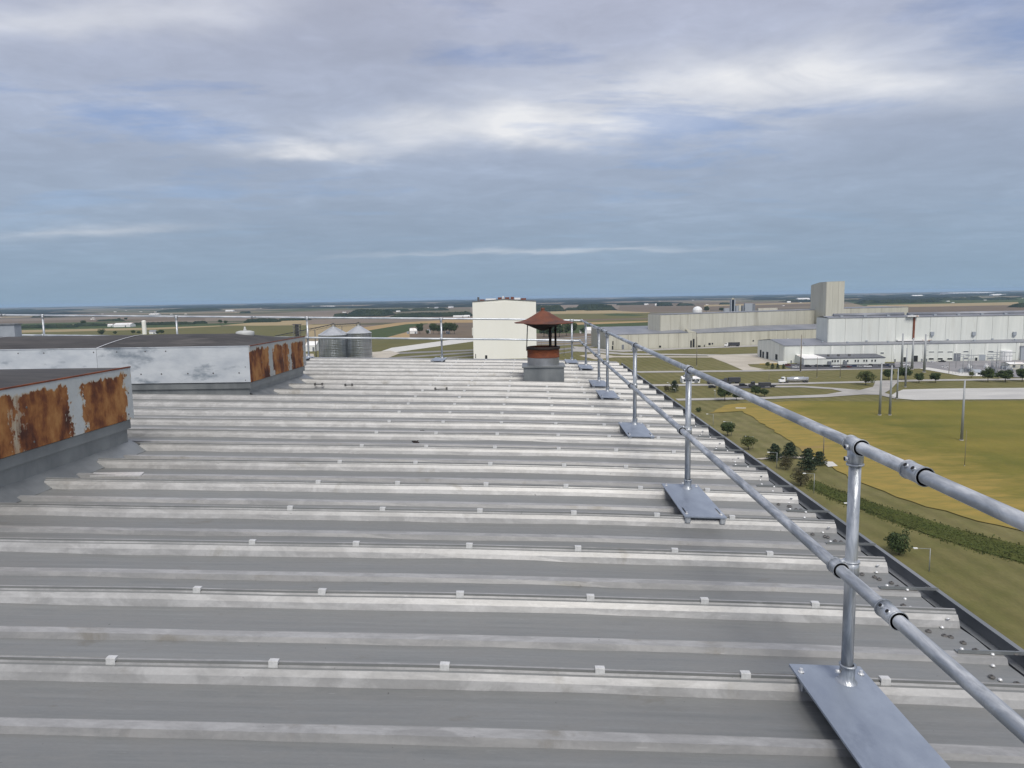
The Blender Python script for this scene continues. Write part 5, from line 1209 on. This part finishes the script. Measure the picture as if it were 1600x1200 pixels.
TV = {'round': [round_tree(s, 'leaf', wide=w) for s, w in ((1, .50), (2, .56), (3, .46))], 'wide': [round_tree(4, 'leaf2', 3000, .72, .12)], 'pine': [pine_tree(s) for s in (5, 6, 7)],
      'cone': [pine_tree(8, 1500, .30)], 'brown': [round_tree(9, 'brown_leaf', 1500, .55, .1)], 'bush': [round_tree(10, 'leaf', 2600, .60, .04)], 'olive': [round_tree(12, 'leaf2', 2000, .5)]}
tcount = {}
def tree(kind, px, ybase, ytop, label, group=None, wmul=1.0, name=None):
    b_ = at(px, ybase); h = atY(px, ytop, b_.y).z
    k_ = tcount.get(kind, 0); tcount[kind] = k_ + 1
    cr, tr = TV[kind][k_ % len(TV[kind])]
    e = empty(name or {'pine': 'pine_tree', 'cone': 'conifer', 'bush': 'bush'}.get(kind, 'tree'), b_, rnd.uniform(0, 6.28)); e.scale = (h * wmul, h * wmul, h)
    tag(e, label, 'bush' if kind == 'bush' else 'tree', group); link('crown', cr, e); link('trunk', tr, e); return e
for a_ in [('pine', 1210, 720, 692.5, 'leftmost pine of the group by the golden field', 'pines below the roof edge', 1.15), ('pine', 1234, 716, 690.5, 'second pine from the left in the pine group', 'pines below the roof edge', 1.3),
           ('pine', 1261.5, 737, 700, 'largest darkest pine of the group', 'pines below the roof edge', 1.1), ('pine', 1280, 727, 704.5, 'smaller pine at the right end of the group', 'pines below the roof edge', 1.3),
           ('brown', 1228, 734, 712, 'brownish bushy tree in front of the pines', None, 1.1), ('brown', 1251, 759, 733, 'brown green tree below the big pine', None, 1.25), ('round', 1137, 682, 658.5, 'tree half hidden by the roof edge beside a lamp', None, 1),
           ('olive', 1169.5, 703, 680, 'yellowish tree at the roof edge left of the pines', None, 1.15), ('bush', 1404.5, 867, 829, 'lone dark round bush close to the roof edge', None, 1.0), ('round', 1132.5, 627, 600.5, 'taller tree of the pair by the lower road', None, .85),
           ('round', 1150.5, 626, 609, 'shorter tree of the pair by the lower road', None, 1), ('round', 1128, 613, 600, 'small tree just behind the taller one of the pair', None, .9), ('round', 1180.5, 619, 602, 'left tree of the two half hidden behind the top rail', None, .95), ('round', 1194.5, 620, 607.5, 'right tree of the two half hidden behind the top rail', None, 1.2),
           ('cone', 1053.5, 613, 593.5, 'dark conifer below the gatehouse', None, 1.4), ('brown', 1041.5, 612, 602, 'small brown shrub left of the dark conifer', None, 1.1), ('wide', 1352.5, 602, 579, 'spreading light green tree at the road junction', None, .98),
           ('round', 1388, 594, 576, 'dark tree behind the close pair of poles', None, .95), ('round', 1413.5, 594, 571.5, 'dark tree right behind the pole above the lot', None, .9), ('round', 1435.8, 598.5, 582, 'round clipped tree, left of the matching two', None, .95), ('round', 1461.3, 598.5, 581.5, 'round clipped tree, right of the matching two', None, 1),
           ('olive', 1518, 590, 580, 'small tree in front of the substation', None, 1), ('round', 1543.5, 597, 573, 'tall dark tree in front of the control house', None, .82), ('round', 1570.5, 597, 577, 'broad dark tree in front of the substation', None, 1.25), ('round', 1597, 596.5, 574.5, 'dark tree at the right edge of the picture', None, .95),
           ('round', 1559.5, 593, 581, 'small tree between the tall and the broad dark trees', None, .8), ('olive', 1199.3, 574.3, 565, 'small bush tree left of three little conifers', None, .9), ('cone', 1206.8, 577, 567.2, 'first little conifer from the left by the white hall', None, 1.2), ('cone', 1215.2, 577, 568, 'second little conifer from the left by the white hall', None, 1.2),
           ('cone', 1224.2, 577, 568.4, 'third little conifer from the left by the white hall', None, 1.2), ('bush', 1092, 644, 636, 'small dark bush at the roof edge', None, 1.2), ('round', 656, 522, 504.8, 'big tree beside the white barn', None, .8), ('round', 677, 522, 504, 'left tree of the grove right of the barn', None, .75),
           ('round', 686, 522, 507, 'second tree in the grove by the thin rail post', None, .9), ('round', 694, 522, 503.5, 'third tree in the grove right of the rail post', None, .75), ('round', 703, 522, 503, 'tallest right hand tree of the grove', None, .75), ('round', 710, 522, 504.5, 'last tree at the right end of the grove', None, .7),
           ('bush', 668, 522, 515, 'low bush between the barn tree and the grove', None, 1), ('round', 850, 527, 506, 'dark tree right of the cream block', None, .9), ('round', 862, 527, 505, 'dark tree behind the flue posts', None, .9), ('round', 874, 527, 504, 'dark tree below the cowl brim', None, .9), ('round', 885, 525, 502.5, 'dark tree touching the cowl brim', None, .85), ('round', 896, 522, 503, 'olive tree behind the corner rail post', None, .8),
           ('round', 911, 521.5, 511, 'small tree left of the white house', None, .9), ('round', 857, 527, 511, 'low tree in the dark grove under the cowl', None, 1.2), ('round', 130.5, 509.5, 500, 'tree standing tall in the left hedgerow', None, .9), ('bush', 159, 523, 513.5, 'round bush behind the left box top', None, 1.2), ('bush', 180, 522, 517, 'low bush right of the round one behind the left box', None, 1.2),
           ('round', 252, 522.5, 514.5, 'dark tree right of the cream silo', None, 1.1), ('round', 246, 522.5, 517, 'small dark tree beside the silo farmhouse', None, 1.1), ('round', 208, 522, 515.5, 'small tree left of the cream silo', None, 1.2), ('round', 217, 522, 517, 'low tree at the foot of the cream silo', None, 1.3), ('round', 1103.5, 488, 478, 'dark tree right of the domed tank', None, 1), ('round', 1127.5, 487, 480, 'dark tree left of the process plant', None, 1.2),
           ('round', 344, 506, 499, 'round tree in the hedgerow behind the vent box', None, .9), ('round', 353, 506.5, 500.5, 'second round tree in the hedgerow behind the vent box', None, 1.1), ('round', 197, 500.5, 496, 'round tree far above the white farm sheds', None, 1.2), ('round', 186, 500.5, 496.5, 'smaller tree far above the white farm sheds', None, 1.2)]:
    tree(a_[0], a_[1], a_[2], a_[3], a_[4], a_[5], a_[6])

# woods and hedgerows: bumpy canopies with a real top and sides
def canopy(P, Q, depth, h, cell, seed, mb):
    P, Q = Vector(P), Vector(Q); d = Q - P; L = d.length; d.normalize(); nn = Vector((-d.y, d.x, 0))
    nx = max(3, int(L / cell)); ny = max(2, int(depth / cell)); rr = random.Random(seed); vs = []
    for i in range(nx + 1):
        for j in range(ny + 1):
            u, v = i / nx, j / ny
            q = P + d * (L * u) + nn * (depth * v) + Vector((rr.uniform(-.35, .35) * cell, rr.uniform(-.35, .35) * cell, 0))
            e_ = min(1, 4 * v + .35, 4 * (1 - v) + .35) * min(1, 8 * u + .25, 8 * (1 - u) + .25)
            z = h * e_ * (.62 + .38 * rr.random()) * (.80 + .35 * noise.noise(Vector((q.x / (h * 6), q.y / (h * 6), seed))))
            vs.append((q.x, q.y, max(1.5, z)))
    W_ = ny + 1
    fs = [(i * W_ + j, (i + 1) * W_ + j, (i + 1) * W_ + j + 1, i * W_ + j + 1) for i in range(nx) for j in range(ny)]
    b_ = len(vs); ring = [i * W_ for i in range(nx + 1)] + [nx * W_ + j for j in range(1, W_)] + [i * W_ + ny for i in range(nx - 1, -1, -1)] + [j for j in range(ny - 1, 0, -1)]
    vs += [(vs[k_][0], vs[k_][1], 0) for k_ in ring]; n = len(ring)
    fs += [(ring[k_], ring[(k_ + 1) % n], b_ + (k_ + 1) % n, b_ + k_) for k_ in range(n)]
    mb.add(vs, fs)
def wood(px0, px1, ybase, h, depth, label, cell=None, name='wood'):
    h *= 1.3; mb = MB(); a_, b_ = at(px0, ybase), at(px1, ybase - SLOPE * (px1 - px0)); canopy(a_, b_, depth, h, cell or max(3.5, a_.y / 750), int(px0), mb)
    o = mb.build(name, M['woods']); tag(o, label, kind='stuff'); return o
for a_ in [(536, 600, 495.5, 19, 260, 'dark wood behind the grain bins'), (520, 540, 495.6, 13, 60, 'thin trees left of the dark wood'), (608, 740, 496.5, 14, 60, 'tree line behind the golden field'), (25, 112, 513.5, 9, 30, 'left hedgerow'), (112, 170, 510.3, 8, 24, 'hedgerow before the farm sheds'),
           (200, 300, 508.6, 8, 22, 'hedgerow behind the silo'), (300, 320, 506, 8, 18, 'hedgerow'), (380, 432, 504.3, 10, 40, 'farm trees over the box'), (432, 482, 501.3, 9, 40, 'trees by the rail'), (48, 90, 496.5, 13, 60, 'far left copse'),
           (150, 190, 502.3, 7, 20, 'thin hedge far left'), (838, 884, 487, 20, 420, 'dark wood behind the cowl'), (884, 925, 485.2, 13, 90, 'thin wood by the cowl'), (916, 965, 485.5, 20, 520, 'dark wood right of the cowl'), (965, 1008, 477, 12, 60, 'tree strip'),
           (1030, 1052, 478.3, 16, 120, 'grove by the white barn'), (1236, 1266, 471.8, 14, 120, 'trees left of the tower'), (1318, 1345, 471.5, 13, 80, 'trees right of the tower'), (1350, 1475, 474.5, 15, 110, 'long tree line right of the tower'), (1455, 1540, 469.6, 15, 90, 'tree line at the right'), (1550, 1592, 468.6, 13, 90, 'dark copse right'),
           (1594, 1640, 480.5, 14, 60, 'trees at the right edge'), (-60, 24, 487, 14, 500, 'far left wood'), (240, 304, 487.5, 15, 500, 'far wood over the rail'), (356, 428, 481.3, 15, 400, 'dark far wood'), (374, 386, 489.6, 12, 60, 'small copse'), (1062, 1086, 478, 11, 80, 'thin copse'), (1128, 1142, 476, 10, 60, 'copse left of plant'),
           (600, 640, 487.4, 12, 60, 'copse'), (640, 700, 486, 12, 70, 'trees on the plain')]:
    wood(*a_)
mb = MB(); k_ = 0
rw = random.Random(5)
while k_ < 170:
    D = math.exp(rw.uniform(math.log(4500), math.log(26000))); px = rw.uniform(-150, 1750)
    if D < 6500 and rw.random() < .6: continue
    dirv = at(px, 560); dirv.z = 0; dirv.normalize(); c = dirv * D
    wd = rw.uniform(150, 900) * (1 + D / 14000); dep = rw.uniform(80, 400) * (1 + D / 14000)
    canopy(c - Vector((wd / 2, 0, 0)), c + Vector((wd / 2, rw.uniform(-60, 60), 0)), dep, rw.uniform(12, 19), D / 110, k_, mb); k_ += 1
o = mb.build('distant_woods', M['woods_far']); tag(o, 'scattered dark woods out to the horizon', kind='stuff')
# far farm buildings too small to tell apart
rw = random.Random(21)
fm = MB().add([(-6, 0, 0), (6, 0, 0), (6, 0, 4), (-6, 0, 4), (-6, 9, 0), (6, 9, 0), (6, 9, 4), (-6, 9, 4), (-6, 4.5, 7), (6, 4.5, 7)], [(0, 1, 2, 3), (5, 4, 7, 6), (0, 3, 8, 7, 4), (1, 5, 6, 9, 2), (3, 2, 9, 8), (8, 9, 6, 7)]).mesh('farm_building', M['roof_white'])
mb = MB()
for k_ in range(60):
    D = rw.uniform(3000, 9000); px = rw.uniform(0, 1600); dirv = at(px, 560); dirv.z = 0; dirv.normalize(); c = dirv * D; s_ = rw.uniform(.4, .9)
    mb.box(c.x - 9 * s_, c.x + 9 * s_, c.y, c.y + 9, 0, 4.5 * s_)
o = mb.build('distant_farm_buildings', M['roof_white']); tag(o, 'pale specks of farm buildings scattered over the plain', kind='stuff')

# swale of tall grass and field-edge tufts
def tufts(outline_top, outline_bot, n, h, name, label, mname='reed'):
    rr = random.Random(3); vs = []; fs = []
    for _ in range(n):
        t = rr.random() ** .8; f = t * (len(outline_top) - 1); i = min(int(f), len(outline_top) - 2); u = f - i; v = rr.random()
        xt = outline_top[i][0] + (outline_top[i + 1][0] - outline_top[i][0]) * u; yt = outline_top[i][1] + (outline_top[i + 1][1] - outline_top[i][1]) * u
        xb = outline_bot[i][0] + (outline_bot[i + 1][0] - outline_bot[i][0]) * u; yb = outline_bot[i][1] + (outline_bot[i + 1][1] - outline_bot[i][1]) * u
        q = at(xt + (xb - xt) * v + rr.gauss(0, 3.0), yt + (yb - yt) * v + rr.gauss(0, 2.2)); hh = h * rr.uniform(.5, 1.3); a_ = rr.uniform(0, 3.14); w = hh * .45
        k_ = len(vs); dx_, dy_ = math.cos(a_) * w, math.sin(a_) * w
        vs += [(q.x - dx_, q.y - dy_, 0), (q.x + dx_, q.y + dy_, 0), (q.x + dx_ * .7 + rr.uniform(-.2, .2), q.y + dy_ * .7, hh), (q.x - dx_ * .7, q.y - dy_ * .7 + rr.uniform(-.2, .2), hh * .9)]; fs.append((k_, k_ + 1, k_ + 2, k_ + 3))
    mb = MB(); mb.add(vs, fs); o = mb.build(name, M[mname]); tag(o, label, kind='stuff')
top = [(1266, 751), (1310, 768), (1350, 784), (1400, 800), (1450, 816), (1530, 838), (1610, 860), (1700, 885)]
bot = [(1262, 760), (1300, 779), (1338, 792), (1385, 812), (1440, 832), (1520, 858), (1600, 880), (1690, 905)]
tufts(top, bot, 22000, .32, 'tall_grass', 'dark green tall grass in the swale')

# ------------------------------------------------------------------ haze
hz = MB().box(-31000, 31000, -4000, 28000, -1.5, 84).build('haze', [], None); tag(hz, 'thin summer haze over the plain', kind='stuff')
hm = bpy.data.materials.new('haze'); hm.use_nodes = True; n_ = hm.node_tree.nodes; n_.clear()
pv = n_.new('ShaderNodeVolumePrincipled'); pv.inputs['Density'].default_value = 4.5e-5; pv.inputs['Color'].default_value = (.52, .74, 1, 1); pv.inputs['Anisotropy'].default_value = .1
ho = n_.new('ShaderNodeOutputMaterial'); hm.node_tree.links.new(pv.outputs[0], ho.inputs['Volume'])
hz.data.materials.append(hm)
